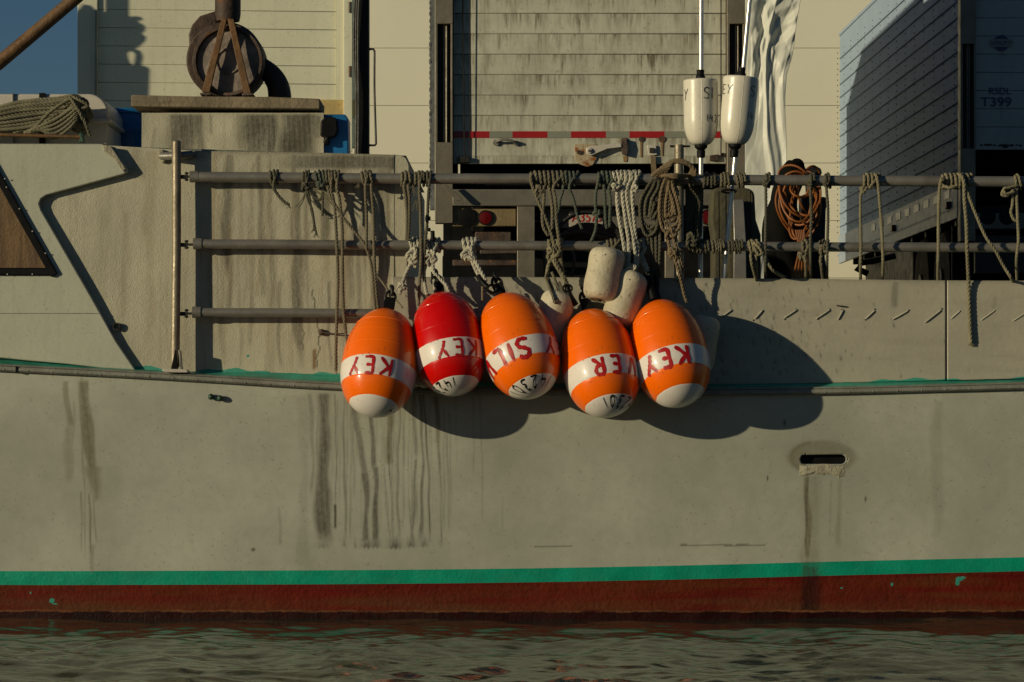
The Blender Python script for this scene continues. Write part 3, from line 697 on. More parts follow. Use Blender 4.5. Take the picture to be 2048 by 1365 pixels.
sweep('deck_edge', [(A(g_top,-6),15.004),(g_top,14.985),(lambda x: (g_top(x)+rub_top(x))/2, 14.94),(A(rub_top,1),14.888),(A(rub_top,4),14.90)], m_green, xs_s)
b = MB()
for k in range(46):
    x = -40+k*48.3; m = (x-1024)*D0/FP; b.ball(P(x, float(rub_bot(x))-4.5, 14.864+.006*m*m), .0055, 8)
b.build('rail_bolts', m_rub, boat)
b = MB(); b.pbox(31,733,33.5,746,14.90,14.93); b.build('rail_joint', m_black, boat)

# cabin side wall (sheet with stains)
W_top = F([(-2000,285),(210,291),(385,302),(640,306),(788,310)])
WS = [(455,15,306,560,.45),(520,14,306,520,.4),(460,8,500,640,.25),(528,10,480,600,.25),(590,14,306,742,.45,0,600,20),(650,14,306,520,.42),(686,20,306,700,.3,1),(735,30,310,420,.35),(770,30,310,470,.35),(620,40,306,330,.3),(628,7,696,742,.85,1),
 (705,10,350,620,.3),(560,6,560,742,.3),(430,10,306,460,.25,1),(390,40,300,325,.3),(270,30,292,360,.25),(225,14,300,360,.25,1),(300,20,300,700,.15,1),(250,14,420,640,.15,1),(660,5,560,742,.35),(480,4,600,742,.25),(500,6,560,700,.2),(755,24,500,742,.25,1),(720,8,450,742,.3),(790,20,310,345,.7),(700,200,308,342,.55),(812,20,310,350,.5),(612,4,380,560,.25),(568,26,330,420,.18)]
for k in range(60): WS.append((random.uniform(400,788), random.uniform(1.5,7), random.uniform(300,520), random.uniform(540,760), random.uniform(.08,.28), random.choice((0,1))))
def wall_paint(X, Y):
    s = streaks(X, Y, WS)
    s[..., 0] = np.maximum(s[..., 0], .35*np.exp(-np.abs(Y-W_top(X))/7)*(X > 380))
    gb = g_top(X)-Y; s[..., 2] = 1.0*(1/(1+np.exp((gb-4-3*np.sin(X*.03)-2*np.sin(X*.11))/1.6)))
    s[..., 2] = np.maximum(s[..., 2], 1.0*np.exp(-(((X-496)/5)**2+((Y-712)/3)**2)))
    # cracks in the filler low on the wall
    for x0, y0, y1 in ((632,580,735),(600,560,700)):
        s[..., 0] = np.maximum(s[..., 0], .5*(np.abs(X-x0-6*np.sin(Y*.03)-2*np.sin(Y*.2)) < 1.4)*((Y > y0) & (Y < y1)))
    return s
rowsW = [lerp(W_top, A(g_top, 3), k/150) for k in range(151)]
def wall_d(X, Y): return 14.998+.004*np.sin(X*.013+1)*np.sin(Y*.011)+0*X
sheet('cabin_side', np.concatenate([np.arange(-2000,60,100), np.arange(60,789,2.6), [788]]), rowsW, wall_d, [m_wall], [0]*150, wall_paint, boat)
b = MB()                                               # cabin body behind it: roof, rounded after corner, rear return
c0 = [(788,309),(803,311),(812,316),(817,325),(819,338),(817,420),(814,600)]
b.pprism([(786,309)]+c0+[(786,600)], 15.004, 15.2); b.build('cabin_corner', m_wall, boat, bevel=.02, seg=3)
b = MB(); xa, xb = PX(-2000,15), PX(812,15)
b.add([(xa,.02,PZ(286,15)),(PX(210,15),.02,PZ(292,15)),(PX(385,15),.02,PZ(303,15)),(xb,.02,PZ(311,15)),(xb,3.2,PZ(311,15)+.05),(xa,3.2,PZ(286,15)+.05)], [(0,1,2,3,4,5)])
b.box((xb-.03,.18,.9),(xb,3.2,PZ(312,15))); b.build('cabin_roof', m_panel, boat)
# smooth forward panel standing proud of the wall
pan = [(-2000,284),(205,288),(214,296),(232,308),(250,330),(256,343),(247,349),(180,367),(92,391),(82,398),(78,408),(82,420),(128,500),(180,590),(232,683),(268,736),(271,741),(200,736),(130,728),(60,722),(0,716),(-300,699),(-2000,600)]
b = MB(); b.pprism(pan, 14.955, 15.05); b.build('cabin_front_panel', m_panel, boat, bevel=.007, seg=3)
b = MB(); b.pbox(-300,626.5,200,628,14.9535,14.957); b.build('panel_seam', m_rub, boat)
b = MB(); b.pprism([(205,290),(222,292),(252,338),(246,344),(228,318),(208,304)], 14.945, 14.96); b.build('filler_patch', m_plaster, boat, bevel=.004)
# window
b = MB(); b.pprism([(-360,545),(-60,270),(-14,320),(96,536),(98,541),(92,543)], 14.953, 14.957); wn = b.build('window', m_wood, boat)
b = MB()
def bar(mb, a, c, w_, d0, d1):
    ax, ay = a; cx, cy = c; L_ = math.hypot(cx-ax, cy-ay); nx_, ny_ = -(cy-ay)/L_*w_/2, (cx-ax)/L_*w_/2
    mb.pprism([(ax+nx_,ay+ny_),(cx+nx_,cy+ny_),(cx-nx_,cy-ny_),(ax-nx_,ay-ny_)], d0, d1)
bar(b, (-66,245), (108,551), 15, 14.935, 14.956); bar(b, (-360,543), (104,543.5), 15, 14.9365, 14.956)
b.build('frame', m_black, wn, bevel=.005)
b = MB()
for x, y in ((39,418),(65,463),(91,507),(65,549),(15,549),(10,358),(13,375)): b.ball(P(x,y,14.934), .004, 8)
b.build('screws', m_white, wn)
b = MB(); b.lathe([(.022,.0),(.022,-.03),(.014,-.03),(.014,-.002)], P(234,654,15.0), 'y', 20); b.build('drain_pipe', m_dark, boat)

# bulwark boards
BT = smf([(700,554),(1080,555),(1460,557),(1700,559),(1892,562),(2048,562),(4200,575)])
BS = [(1790,10,560,620,.3),(1520,60,560,600,.1),(1985,10,590,620,.2,1)]
_r = np.random.default_rng(5)
ticks = [(x, y, _r.uniform(2.5,7), _r.uniform(.9,1.5), _r.uniform(.15,.6)) for x, y in zip(_r.uniform(800,1900,700), _r.uniform(562,760,700)) if (x < 1650 or _r.random() < .12) and (x < 1500 or y < 760-(x-1500)*.0)]
def bul_paint(X, Y):
    s = streaks(X, Y, BS); xs = X[0]
    for x, y, l, w_, a in ticks:
        i0, i1 = np.searchsorted(xs, (x-8, x+8)); 
        if i1 <= i0: continue
        xx = X[:, i0:i1]; yy = Y[:, i0:i1]; dx = xx-x+.45*(y-yy)*-1*-1*.6
        s[:, i0:i1, 0] = np.maximum(s[:, i0:i1, 0], a*np.exp(-(dx/w_)**2-((yy-y)/l)**2))
    s[..., 0] = np.maximum(s[..., 0], .25*np.exp(-np.abs(Y-BT(X))/4))
    gb = g_top(X)-Y; s[..., 2] = (1/(1+np.exp((gb-1-3*np.sin(X*.021+1)-2*np.sin(X*.09))/1.6)))*((np.sin(X*.011+.4) > .1) | (X > 1850))
    return s
def boards(x0, x1, nm, d):
    return sheet(nm, np.arange(x0, x1+1, 2.4 if x1 < 2200 else 2.4), [lerp(BT, A(g_top, 1), k/100) for k in range(101)], lambda X, Y: d+0*X, [m_bul], [0]*100, bul_paint, boat, thick=.02)
boards(784, 1891, 'bulwark_board', 14.985); boards(1893.5, 2300, 'bulwark_board', 14.981)
b = MB(); b.pprism([(2300,566),(4200,576),(4200,760),(2300,760)], 14.985, 15.01); b.build('bulwark_board', m_bul, boat)
b = MB(); b.pbox(1886,566,1898,764,15.012,15.05); b.build('joint_backing', m_black, boat)
for x, y, l, a in ((1392,624,26,-35),(1452,628,28,-35),(1517,630,22,-48),(1581,628,30,-33),(1646,629,32,-33),(1681,630,22,-62),(1684,613,20,8),(1740,630,24,-42),(1800,631,36,-29),(1866,633,40,-38),(1911,630,26,-42),(1976,631,36,-36),(2038,635,30,-32)):
    dx, dy = math.cos(R(a))*l/2, math.sin(R(a))*l/2
    b = MB(); laid(b, smooth([P(x-dx,y-dy,14.986), P(x-dx*.88,y-dy*.88,14.980), P(x,y,14.9785), P(x+dx*.88,y+dy*.88,14.980), P(x+dx,y+dy,14.986)], .004), .0042)
    b.build('lashing', m_dark if (x in (1684,)) else m_rw, boat)
b = MB()
for x, y in ((1928,613),(1910,622),(1942,620),(1898,645)): b.cyl(P(x,y,14.9825), P(x,y,14.99), .0045, n=10)
for x, y in ((1527,622),(1592,619),(1660,619),(1684,620),(1750,619),(1818,621),(1884,618),(1921,621),(1991,619),(1507,641),(1570,639),(1636,639),(1731,640),(1784,639),(1852,645),(1901,638),(1962,642)): b.cyl(P(x,y,14.983), P(x,y,14.99), .0042, n=10)
b.build('lashing_holes', m_black, boat)
# deck, inner side, far bulwark, stern structure
b = MB(); b.box((-12,.06,.95),(12,4.6,1.0)); b.build('deck', m_green, boat)
b = MB(); b.box((-8.2,4.6,-.3),(8.5,4.7,1.7)); b.build('far_bulwark', m_panel, boat)
# aft cabin block with a beam on top
def box_paint(X, Y):
    return streaks(X, Y, [(355,78,213,330,.6),(330,12,213,290,.6),(385,20,213,300,.5),(505,60,213,305,.6,0,500,40),(530,18,213,305,.6),(586,60,213,305,.65),(560,6,240,300,.6),(627,10,215,270,.4),(410,8,213,260,.35),(290,6,240,300,.2)])
sheet('engine_casing', np.arange(267,640,2.), [lerp(lambda x: x*0+213, lambda x: x*0+312, k/60) for k in range(61)], lambda X, Y: 15.33+.004*np.sin(X*.05)*np.sin(Y*.06), [m_wall], [0]*60, box_paint, boat)
xc0, xc1 = PX(267,15), PX(639,15)
b = MB(); b.box((xc0+.002,.335,PZ(313,15)),(xc1-.002,.62,PZ(213.5,15))); b.build('casing_body', m_wall, boat, bevel=.01)
b = MB(); b.pprism([(262,190),(380,193),(540,194),(640,198),(640,219),(500,217),(380,215),(262,213)], 15.29, 15.65); b.build('casing_beam', m_oldwood, boat, bevel=.006)

# ------------------------------------------------------------------ railing (parts of the boat)
dr = 14.92; rp = .0285
YT = F([(370,354),(700,357),(860,358),(1330,358),(1360,360),(2048,364),(4200,380)]); YM = F([(380,488),(700,490),(1100,492),(1600,494),(2048,496),(4200,505)]); YL = F([(380,625),(750,627)])
def rail(f, x0, x1, nm, r=rp, step=60):
    b = MB(); xs = list(np.arange(x0, x1, step))+[x1]
    b.tube([P(x, float(f(x))+.25*math.sin(x*.02), dr) for x in xs], r, 20); return b.build(nm, m_galv, boat, sharp=60)
rail(YT, 382, 4200, 'top_rail', .0285); rail(YM, 391, 4200, 'middle_rail', .0255); rail(YL, 388, 748, 'lower_rail', .0245)
b = MB(); b.cyl(P(1200,494,dr), P(1200,494,dr)+Vector((0,0,0.0001)), .0001)
b = MB(); b.tube([P(353,284,dr-.005), P(353,500,dr-.008), P(350,735,dr-.014)], .0245, 20); po = b.build('stanchion', m_post, boat)
b = MB(); b.ball(P(353,284,dr-.005), .0245, 20, (1,1,.35)); b.build('pipe_cap', m_galv, po)
for y in (354, 490, 628):
    b = MB(); b.pbox(366,y-3,392,y+2,dr-.004,dr+.004); b.cyl(P(373,y-8,dr), P(373,y+8,dr), .007, n=10); b.ball(P(373,y-7,dr), .012, 10, (1,1,.6)); b.ball(P(373,y+6,dr), .012, 10, (1,1,.6)); b.pbox(359,y-4,370,y+4,dr-.01,dr+.01)
    b.build('rail_bracket', m_dark, boat, bevel=.002)
    x0 = {354:383, 490:390, 628:388}[y]; f = {354:YT,490:YM,628:YL}[y]
    b = MB(); b.tube([P(x0-3,float(f(x0)),dr), P(x0+14,float(f(x0)),dr)], [.031,.030], 18); b.build('rail_ferrule', m_galv, boat)
b = MB(); b.pprism([(323,741),(327,738),(372,739),(377,743),(374,746),(330,745)], 14.86, 14.95); b.build('base_plate', m_white, boat, bevel=.004)
b = MB(); b.pprism([(341,741),(350,700),(352,700),(356,741)], 14.875, 14.90); b.build('gusset', m_black, boat, bevel=.002)
b = MB(); b.pprism([(357,700),(361,702),(365,741),(360,741)], 14.87, 14.91); b.build('gusset', m_galv, boat, bevel=.002)
b = MB(); b.cyl(P(324,313,14.985), P(352,312,14.93), .022, n=16); b.cyl(P(352,312,14.93), P(384,309,14.985), .02, n=16); b.build('cross_stub', m_galv, boat)
b = MB()
for k in range(14): b.ball(P(318+random.random()*9, 302+random.random()*22, 14.988), random.uniform(.007,.016), 8)
b.build('weld_filler', m_plaster, boat)
b = MB(); b.tube([P(1358,290,14.96), P(1358,560,14.96)], .0262, 20); b.build('stanchion', m_post, boat)
b = MB(); b.cyl(P(1340,293,14.955), P(1380,293,14.955), .006, n=8); b.build('stanchion_pin', m_dark, boat)
b = MB(); b.cyl(P(1392,358.5,dr), P(1330,358,dr), .0305, n=20); b.build('rail_coupling', m_galv, boat)
b = MB(); b.ball(P(643,665,14.985), .018, 14, (1,.8,1)); b.tube(smooth([P(643,665,14.975), P(668,668,14.97), P(692,668,14.975)], .01), .0035, 6); b.build('wall_eye', m_rust, boat)
# rusty boom across the sky
b = MB(); b.tube([P(-700,602,17), P(-4,128,17), P(150,-2,17), P(420,-232,17)], [.042,.042,.040,.034], 18); b.build('boom', m_rustbar, boat)
# ================================================================== LETTERING drawn as brush strokes on curved surfaces
GL = {
 'K': [[(0,0),(0,1)], [(.75,1),(.05,.45)], [(.15,.55),(.8,0)]],
 'E': [[(.1,0),(.08,1)], [(.05,1),(.7,.97)], [(.08,.52),(.6,.5)], [(.08,.02),(.72,.04)]],
 'Y': [[(0,1),(.38,.5)], [(.85,1),(.35,.45),(.15,0)]],
 'S': [[(.85,.85),(.6,1),(.25,.95),(.12,.72),(.35,.55),(.68,.42),(.75,.2),(.5,.02),(.05,.08)]],
 'I': [[(.1,0),(.1,1)]], 'L': [[(.05,1),(.05,.03)], [(.05,.03),(.65,.03)]],
 'V': [[(0,1),(.38,0)], [(.38,0),(.8,1)]],
 'R': [[(.08,0),(.08,1)], [(.08,1),(.55,.97),(.68,.75),(.5,.52),(.1,.5)], [(.25,.5),(.8,0)]],
 '1': [[(.1,0),(.12,1)]], '4': [[(.12,1),(.05,.45),(.7,.45)], [(.6,.85),(.58,0)]],
 '2': [[(.05,.8),(.3,1),(.6,.85),(.5,.5),(.05,.03),(.7,.03)]],
 '3': [[(.1,.95),(.45,1),(.6,.78),(.3,.55),(.6,.38),(.5,.08),(.05,.05)]],
 '0': [[(.35,1),(.08,.75),(.08,.25),(.35,0),(.62,.25),(.62,.75),(.35,1)]],
}
def ribbon(mb, pts, wd, surf, jit=0):                # pts in (u,v) metric-ish; surf(u,v,lift)->Vector
    pts = [Vector((a, b, 0)) for a, b in pts]
    sp = smooth(pts, .0025) if len(pts) > 2 else [pts[0].lerp(pts[1], k/12) for k in range(13)]
    vs = []; n = len(sp); ph = random.random()*6
    for i, p in enumerate(sp):
        t = (sp[min(i+1, n-1)]-sp[max(i-1, 0)]).normalized(); nn = Vector((-t.y, t.x, 0))
        e = min(1, .55+(i+.2)*.25, .55+(n-1-i+.2)*.25)*(1+jit*math.sin(i*.7+ph))
        for s_ in (-1, 0, 1): q = p+nn*(wd*.5*e*s_); vs.append(surf(q.x, q.y, .0016+.0004*(s_ == 0)))
    mb.add(vs, [(i*3+k, i*3+k+1, (i+1)*3+k+1, (i+1)*3+k) for i in range(n-1) for k in (0, 1)])
def write(mb, txt, u0, v0, h, wd, surf, adv=None, sgn=1, jit=.15, wf=.8):
    """letters run towards +u*sgn with their tops towards +v*sgn"""
    u = u0; adv = adv or h*.95
    for ch in txt:
        if ch != ' ':
            for st in GL[ch]:
                ribbon(mb, [(u+sgn*x*h*wf, v0+sgn*y*h) for x, y in st], wd, surf, jit)
        u += sgn*(adv*(.6 if ch in 'I1' else 1))

# ------------------------------------------------------------------ big bullet floats
def float_mat(name, col, ridge=True):
    m = bpy.data.materials.new(name); m.use_nodes = True; t = NT(m); b = t.n['Principled BSDF']
    co = t.coord(); sx = t.new('ShaderNodeSeparateXYZ'); t.link(co, sx.inputs[0])
    z = t.math('ADD', sx.outputs[2], t.math('MULTIPLY', t.math('SUBTRACT', t.noise(t.coord((1,1,3)), 28, 4, .6), .5), .006))
    base = t.mix(t.ramp(t.noise(co, 7, 4), .3, .7), tuple(x*.93 for x in col), col)
    scr = t.ramp(t.noise(t.coord((3,3,26)), 5, 6, .7), .60, .72); base = t.mix(t.math('MULTIPLY', scr, .45), base, tuple(min(1, x*.6+.05) for x in col))
    wh = t.mix(t.ramp(t.noise(t.coord((5,5,60)), 3, 5, .65), .5, .75, 0, .35), (.74,.70,.64), tuple(min(1, c*.35+.38) for c in col))
    H = .307
    band = t.math('MULTIPLY', t.math('GREATER_THAN', z, -.515*H), t.math('LESS_THAN', z, -.175*H))
    capm = t.math('LESS_THAN', z, -.82*H)
    c = t.mix(t.math('MAXIMUM', band, capm), base, wh)
    dirt = t.ramp(t.noise(co, 11, 8, .75), .56, .72); c = t.mix(t.math('MULTIPLY', dirt, .30), c, t.mix(.75, (.13,.07,.03), base)); nick = t.ramp(t.noise(t.coord((1,1,.5)), 60, 3, .6), .66, .70); c = t.mix(t.math('MULTIPLY', nick, .5), c, (.10,.05,.02))
    t.link(c, b.inputs['Base Color'])
    rr = t.ramp(t.noise(co, 14, 6, .7), .3, .7, .24, .42); t.link(rr, b.inputs['Roughness']); b.inputs['Specular IOR Level'].default_value = .2; b.inputs['Coat Weight'].default_value = .6; b.inputs['Coat Roughness'].default_value = .07
    bn = t.new('ShaderNodeBump'); bn.inputs['Strength'].default_value = .12; bn.inputs['Distance'].default_value = .004
    t.link(t.noise(t.coord((1,1,5)), 22, 5, .6), bn.inputs['Height']); t.link(bn.outputs[0], b.inputs['Normal'])
    return m
m_or = float_mat('orange_float_plastic', (.95,.15,.0)); m_re = float_mat('red_float_plastic', (.60,.002,.0))
AL = .307; RB = .202
def brad(t): return RB*max(0., 1-abs(t)**2.35)**.5*(1-.07*t)
def ridge(t):
    r = brad(t)
    for q in (.12,.38,.62): r += .0028*math.exp(-((t-q)/.008)**2)-.0022*math.exp(-((t-q+.02)/.008)**2)
    return r-.0016*(math.exp(-((t+.175)/.007)**2)+math.exp(-((t+.515)/.007)**2)+math.exp(-((t+.82)/.006)**2))
def bsurf(u, v, lift):                                # u = arc length right of the front line at R, v = axial metres
    t = max(-.995, min(.97, v/AL)); r = ridge(t); dt = .004
    sl = (brad(min(.99, t+dt))-brad(max(-.999, t-dt)))/(2*dt*AL); nr = 1/math.sqrt(1+sl*sl); nz = -sl*nr
    a = u/RB
    rr = r+lift*nr
    return Vector((rr*math.sin(a), -rr*math.cos(a), t*AL+lift*nz))
def big_float(label, top, bot, mat, texts, nums, d, tau=25, size=1):
    cx, cy = (top[0]+bot[0])/2, (top[1]+bot[1])/2
    psi = math.atan2(top[0]-bot[0], bot[1]-top[1])
    o = thing('trawl_float', label, 'float', P(cx, cy, d), 'bullet floats hung along the railing', (-R(tau), psi, 0)); o.scale = (size,)*3
    b = MB(); ts = []
    n = 150
    for k in range(n+1): ts.append(-math.cos(math.pi*k/n))
    prof = [(max(.0004, ridge(t)), t*AL) for t in ts if t < .965]
    b.lathe(prof, (0,0,0), 'z', 72); bd = b.build('body', mat, o, local=True, sharp=60)
    for (s_, u0, h, wd) in texts:
        q = MB(); write(q, s_, u0, -.215*AL, h, wd, bsurf, sgn=-1, adv=h*.98); q.build('lettering', m_redpaint, o, local=True)
    for (s_, u0, v0, h) in nums:
        q = MB(); write(q, s_, u0, v0, h, .0075, bsurf, sgn=-1, adv=h*2.6, jit=.1, wf=2.0); q.build('numerals', m_ink, o, local=True)
    e = MB(); e.lathe([(.052,.262),(.058,.272),(.055,.288),(.035,.300),(.03,.312)], (0,0,0), 'z', 24)
    e.prism([(-.03,.29),(.03,.29),(.03,.36),(.018,.385),(-.018,.385),(-.03,.36)], -.016, .016)
    e.build('end_fitting', m_black, o, local=True, bevel=.003)
    s_ = MB(); pts = [Vector((.026*math.cos(a), .006*math.sin(a*2), .388+.038*math.sin(a))) for a in np.linspace(0, 2*math.pi, 20, endpoint=False)]
    s_.tube(pts, .0085, 8, closed=True)
    pts = [Vector((.006*math.sin(a*2), .020*math.cos(a), .43+.028*math.sin(a))) for a in np.linspace(0, 2*math.pi, 20, endpoint=False)]
    s_.tube(pts, .008, 8, closed=True); s_.build('shackle', m_dark, o, local=True)
    return o
bh = .094
big_float('orange float with a faded red KEY on its white band, leftmost in the row', (775,616), (746,834), m_or, [('KEY',.072,bh*.98,.017)], [('14',.36,-.86*AL,.036)], 14.672)
big_float('red float with a white band and cap, second from the left', (878,586), (915,789), m_re, [('KEY',.175,bh*.98,.016)], [('142301',-.0,-.835*AL,.036)], 14.715, 22, .955)
big_float('orange float with large SILV lettering, in the middle of the row', (1000,583), (1073,799), m_or, [('SILV',.055,bh*1.08,.023), ('KEY',.40,bh,.016)], [('142301',.23,-.832*AL,.040)], 14.68)
big_float('orange float lettered VER, second from the right', (1176,616), (1222,835), m_or, [('V',.22,bh,.02), ('ER',.105,bh*.98,.020)], [('42301',.36,-.842*AL,.038)], 14.672)
big_float('orange float with a bold red KEY and plain white cap, rightmost in the row', (1313,597), (1364,816), m_or, [('KEY',.085,bh*1.05,.021)], [('1',.30,-.842*AL,.03)], 14.675)

# ------------------------------------------------------------------ dirty foam floats
def foam(label, top, bot, wpx, d, tau=0, nm='foam_float'):
    cx, cy = (top[0]+bot[0])/2, (top[1]+bot[1])/2; s = d/FP
    psi = math.atan2(top[0]-bot[0], bot[1]-top[1]); H = math.hypot(top[0]-bot[0], bot[1]-top[1])*s/2; r = wpx*s/2
    o = thing(nm, label, 'float', P(cx, cy, d), 'dirty foam floats among the bullet floats', (-R(tau), psi, 0))
    b = MB(); pf = [(r*.22,-H*.94),(r*.3,-H*.99)]
    for k in range(9): a = math.pi/2*k/8; pf.append((r*(.55+.45*math.sin(a)), -H+H*.34*(1-math.cos(a))))
    pf = pf[:2]+pf[2:]
    for k in range(1, 8): pf.append((r*(1+.02*math.sin(k)), -H*.66+H*1.32*k/8))
    for k in range(9): a = math.pi/2*(1-k/8); pf.append((r*(.55+.45*math.sin(a)), H-H*.34*(1-math.cos(a))))
    pf += [(r*.3,H*.99),(r*.2,H*.93)]
    b.lathe(pf, (0,0,0), 'z', 40)
    b.v = [tuple(Vector(v)*(1+.035*mnoise.noise(Vector(v)*9+Vector((cx,0,0))))) for v in b.v]
    b.build('body', m_foam, o, local=True, sharp=60)
    e = MB(); e.lathe([(.011,-H*1.03),(.011,-H*.9)], n=12); e.lathe([(.011,H*.9),(.011,H*1.03)], n=12); e.build('rope_hole', m_black, o, local=True)
    return o
foam('upper dirty cream foam float hanging below the black hoop', (1217,497), (1199,602), 72, 14.80, 8)
foam('leaning foam float with an orange tinge beneath the white ropes', (1268,546), (1233,652), 70, 14.82, 10)
foam('foam float half hidden between the middle float and the VER float', (1120,585), (1090,700), 68, 14.80, 5)
foam('foam float peeping out behind the right end of the bullet float row', (1412,634), (1392,745), 64, 14.86, 5)
foam('yellowed foam float squeezed low between the two leftmost bullet floats', (850,690), (838,775), 50, 14.82, 5)

# ------------------------------------------------------------------ high-flyer marker floats on poles
def flyer(label, top, bot, rpx, d, texts, pole_top, pole_bot, seam=0):
    s = d/FP; cx, cy = top; psi = math.atan2(top[0]-bot[0], bot[1]-top[1]); Hh = math.hypot(top[0]-bot[0], bot[1]-top[1])*s; r = rpx*s
    o = thing('marker_float', label, 'marker float', P(bot[0], bot[1], d), 'cream marker floats on poles', (0, psi, 0))
    def rad(v):
        t = v/Hh
        if t > .40: return r*(.985+.025*(t-.40))
        a = t/.40; return r*(.30+.685*(1-(1-a)**2.3)**.5)
    b = MB(); pf = [(r*.2,0)]+[(rad(Hh*k/60), Hh*k/60) for k in range(0, 59)]
    for k in range(1, 7): a = math.pi/2*k/6; pf.append((rad(Hh*.97)-.012*(1-math.cos(a)), Hh-.012+.012*math.sin(a)))
    b.lathe(pf, (0,0,0), 'z', 56); b.build('body', m_flyer, o, local=True, sharp=50)
    sm = MB(); sm.tube([Vector((rad(v)*math.sin(seam), -rad(v)*math.cos(seam), v)) for v in np.linspace(Hh*.02, Hh*.975, 30)], .0012, 6); sm.build('mould_seam', m_flyer, o, local=True)
    def surf(u, v, lift):
        a = u/r; q = rad(v)+lift; return Vector((q*math.sin(a), -q*math.cos(a), v))
    for s_, u0, v0, h, wf in texts:
        q = MB(); write(q, s_, u0, v0, h, .0048, surf, sgn=1, adv=h*.85, jit=.12, wf=wf); q.build('lettering', m_ink, o, local=True)
    c = MB(); c.lathe([(.014,Hh-.005),(.026,Hh),(.026,Hh+.018),(.020,Hh+.03),(.022,Hh+.052),(.018,Hh+.054)], n=20); c.lathe([(.012,-.07),(.022,-.066),(.024,-.03),(.018,-.028),(.034,-.012),(.036,.004),(.02,.006)], n=20); c.build('clamp_fitting', m_black, o, local=True, sharp=30)
    p = MB(); a = P(*pole_top, d)-P(bot[0],bot[1],d); z = P(*pole_bot, d)-P(bot[0],bot[1],d); rot = Matrix.Rotation(-psi, 3, 'Y')
    p.cyl(rot@a, rot@z, .0125, n=16); p.build('pole', m_pole, o, local=True)
    return o
flyer('left marker float on its pole, marked S and 142, above the railing', (1401,160), (1402,291), 34.5, 15.12, [('SI',.008,.245,.060,.7), ('142',.028,.12,.040,.6), ('Y',-.115,.24,.062,.6)], (1403,-80), (1401,575), .0)
flyer('right marker float on its slanting pole, marked EY and S, above the railing', (1482,155), (1470,290), 35.5, 15.10, [('EY',-.125,.265,.052,.75), ('S',.055,.262,.056,.7), ('14',.05,.135,.040,.7)], (1507,-80), (1446,575), .1)
b = MB(); b.tube([P(1458+14*math.cos(a),383+3*math.sin(a),15.12+.04*math.sin(a)) for a in np.linspace(0,6.28,14,endpoint=False)], .006, 8, closed=True); tag(b.build('metal_ring', m_rustbar), 'small rusty ring clasped on the slanting pole just under the top rail', 'ring')

# ------------------------------------------------------------------ on the cabin roof
dC = 15.75
ct = thing('raft_canister', 'rounded white plastic canister lying on the cabin roof beneath a rope coil', 'canister', P(60,290,dC))
s = dC/FP
def rr_profile(y0, y1, x0, x1, rad_):               # rounded box silhouette
    pts = []
    for cx_, cy_, a0 in ((x1-rad_, y0+rad_, -90), (x1-rad_*.2, y1-rad_*.2, 0), (x0, y1, 90), (x0, y0, 180)):
        q = rad_ if a0 == -90 else rad_*.2
        if cx_ == x0: pts.append((x0, cy_)); continue
        for k in range(9): a = R(a0+90*k/8); pts.append((cx_+q*math.cos(a), cy_+q*math.sin(a)))
    return pts
b = MB(); b.pprism(rr_profile(188, 240, -300, 217, 40), dC-.2, dC+.5); b.build('lid', m_white, ct, bevel=.012, seg=3)
b = MB(); b.pprism(rr_profile(241, 289, -300, 214, 12), dC-.19, dC+.49); b.build('body', m_white, ct, bevel=.012, seg=3)
b = MB(); b.pprism([(-300,236),(217,236),(221,239),(221,244),(216,246),(-300,246)], dC-.22, dC+.52); b.build('rim', m_white, ct, bevel=.008, seg=3)
for x0, w_ in ((24,3),(78,12)):
    b = MB(); b.pbox(x0,186.2,x0+w_,289,dC-.215,dC-.19); b.pbox(x0,186.2,x0+w_,187.5,dC-.19,dC+.3); b.build('strap', m_black if w_ > 5 else m_galv, ct, bevel=.002)
# coil of rope lying over the canister front
def coil():
    b = MB(); rg = random.Random(4)
    top = F([(-60,210),(0,218),(60,200),(110,192),(150,190),(178,204)]); bt = F([(-60,268),(0,268),(120,268),(178,266)])
    for k in range(40):
        u = rg.random(); dd = 15.36+rg.random()*.10; ph = rg.uniform(-6,6)
        if k < 31:
            yl = 222+44*u+ph*.3; yr = 192+62*u+ph
            xr = 150+20*math.sin(u*3.1)+rg.uniform(-8,6)
            pts = [P(-220,yl+4,dd), P(-60,yl+2,dd), P(40,yl-2-18*(1-u),dd), P(xr-45,(yl+yr)/2-10,dd-.02), P(xr,yr,dd-.02), P(xr+10,yr+14,dd+.03), P(xr-6,yr+34 if yr < 225 else yr+8,dd+.06)]
        else:
            y0 = rg.uniform(225,262); pts = [P(rg.uniform(20,70),266,dd-.02), P(rg.uniform(80,105),y0-4,dd-.05), P(rg.uniform(110,140),y0-28,dd-.05), P(rg.uniform(145,158),198+rg.random()*8,dd-.03)]
        laid(b, smooth(pts, .010), .0105)
    for k in range(5): 
        y = 226+k*9; laid(b, smooth([P(60+k*6,262-k,15.31), P(110,y+14,15.30), P(150,y-14-k,15.30), P(158,196+k*2,15.33)], .010), .010)
    laid(b, smooth([P(142,192,15.32), P(150,196,15.29), P(172,208,15.28), P(175,213,15.28), P(160,218,15.29), P(138,219,15.3)], .006), .009)
    laid(b, smooth([P(146,190,15.32), P(156,214,15.29), P(166,234,15.28), P(174,256,15.28), P(180,272,15.3)], .008), .0095)
    laid(b, smooth([P(140,194,15.30), P(150,210,15.28), P(160,226,15.27), P(166,240,15.28)], .008), .0095)
    o = b.build('rope_coil', M('weathered_coil_rope', (.15,.14,.085), .85, var=.45, vs=10), sharp=180)
    tag(o, 'heavy coil of tan and olive rope lying across the white canister', 'rope')
    b = MB(); b.pbox(-60,226,150,270,15.47,15.5); 
coil()
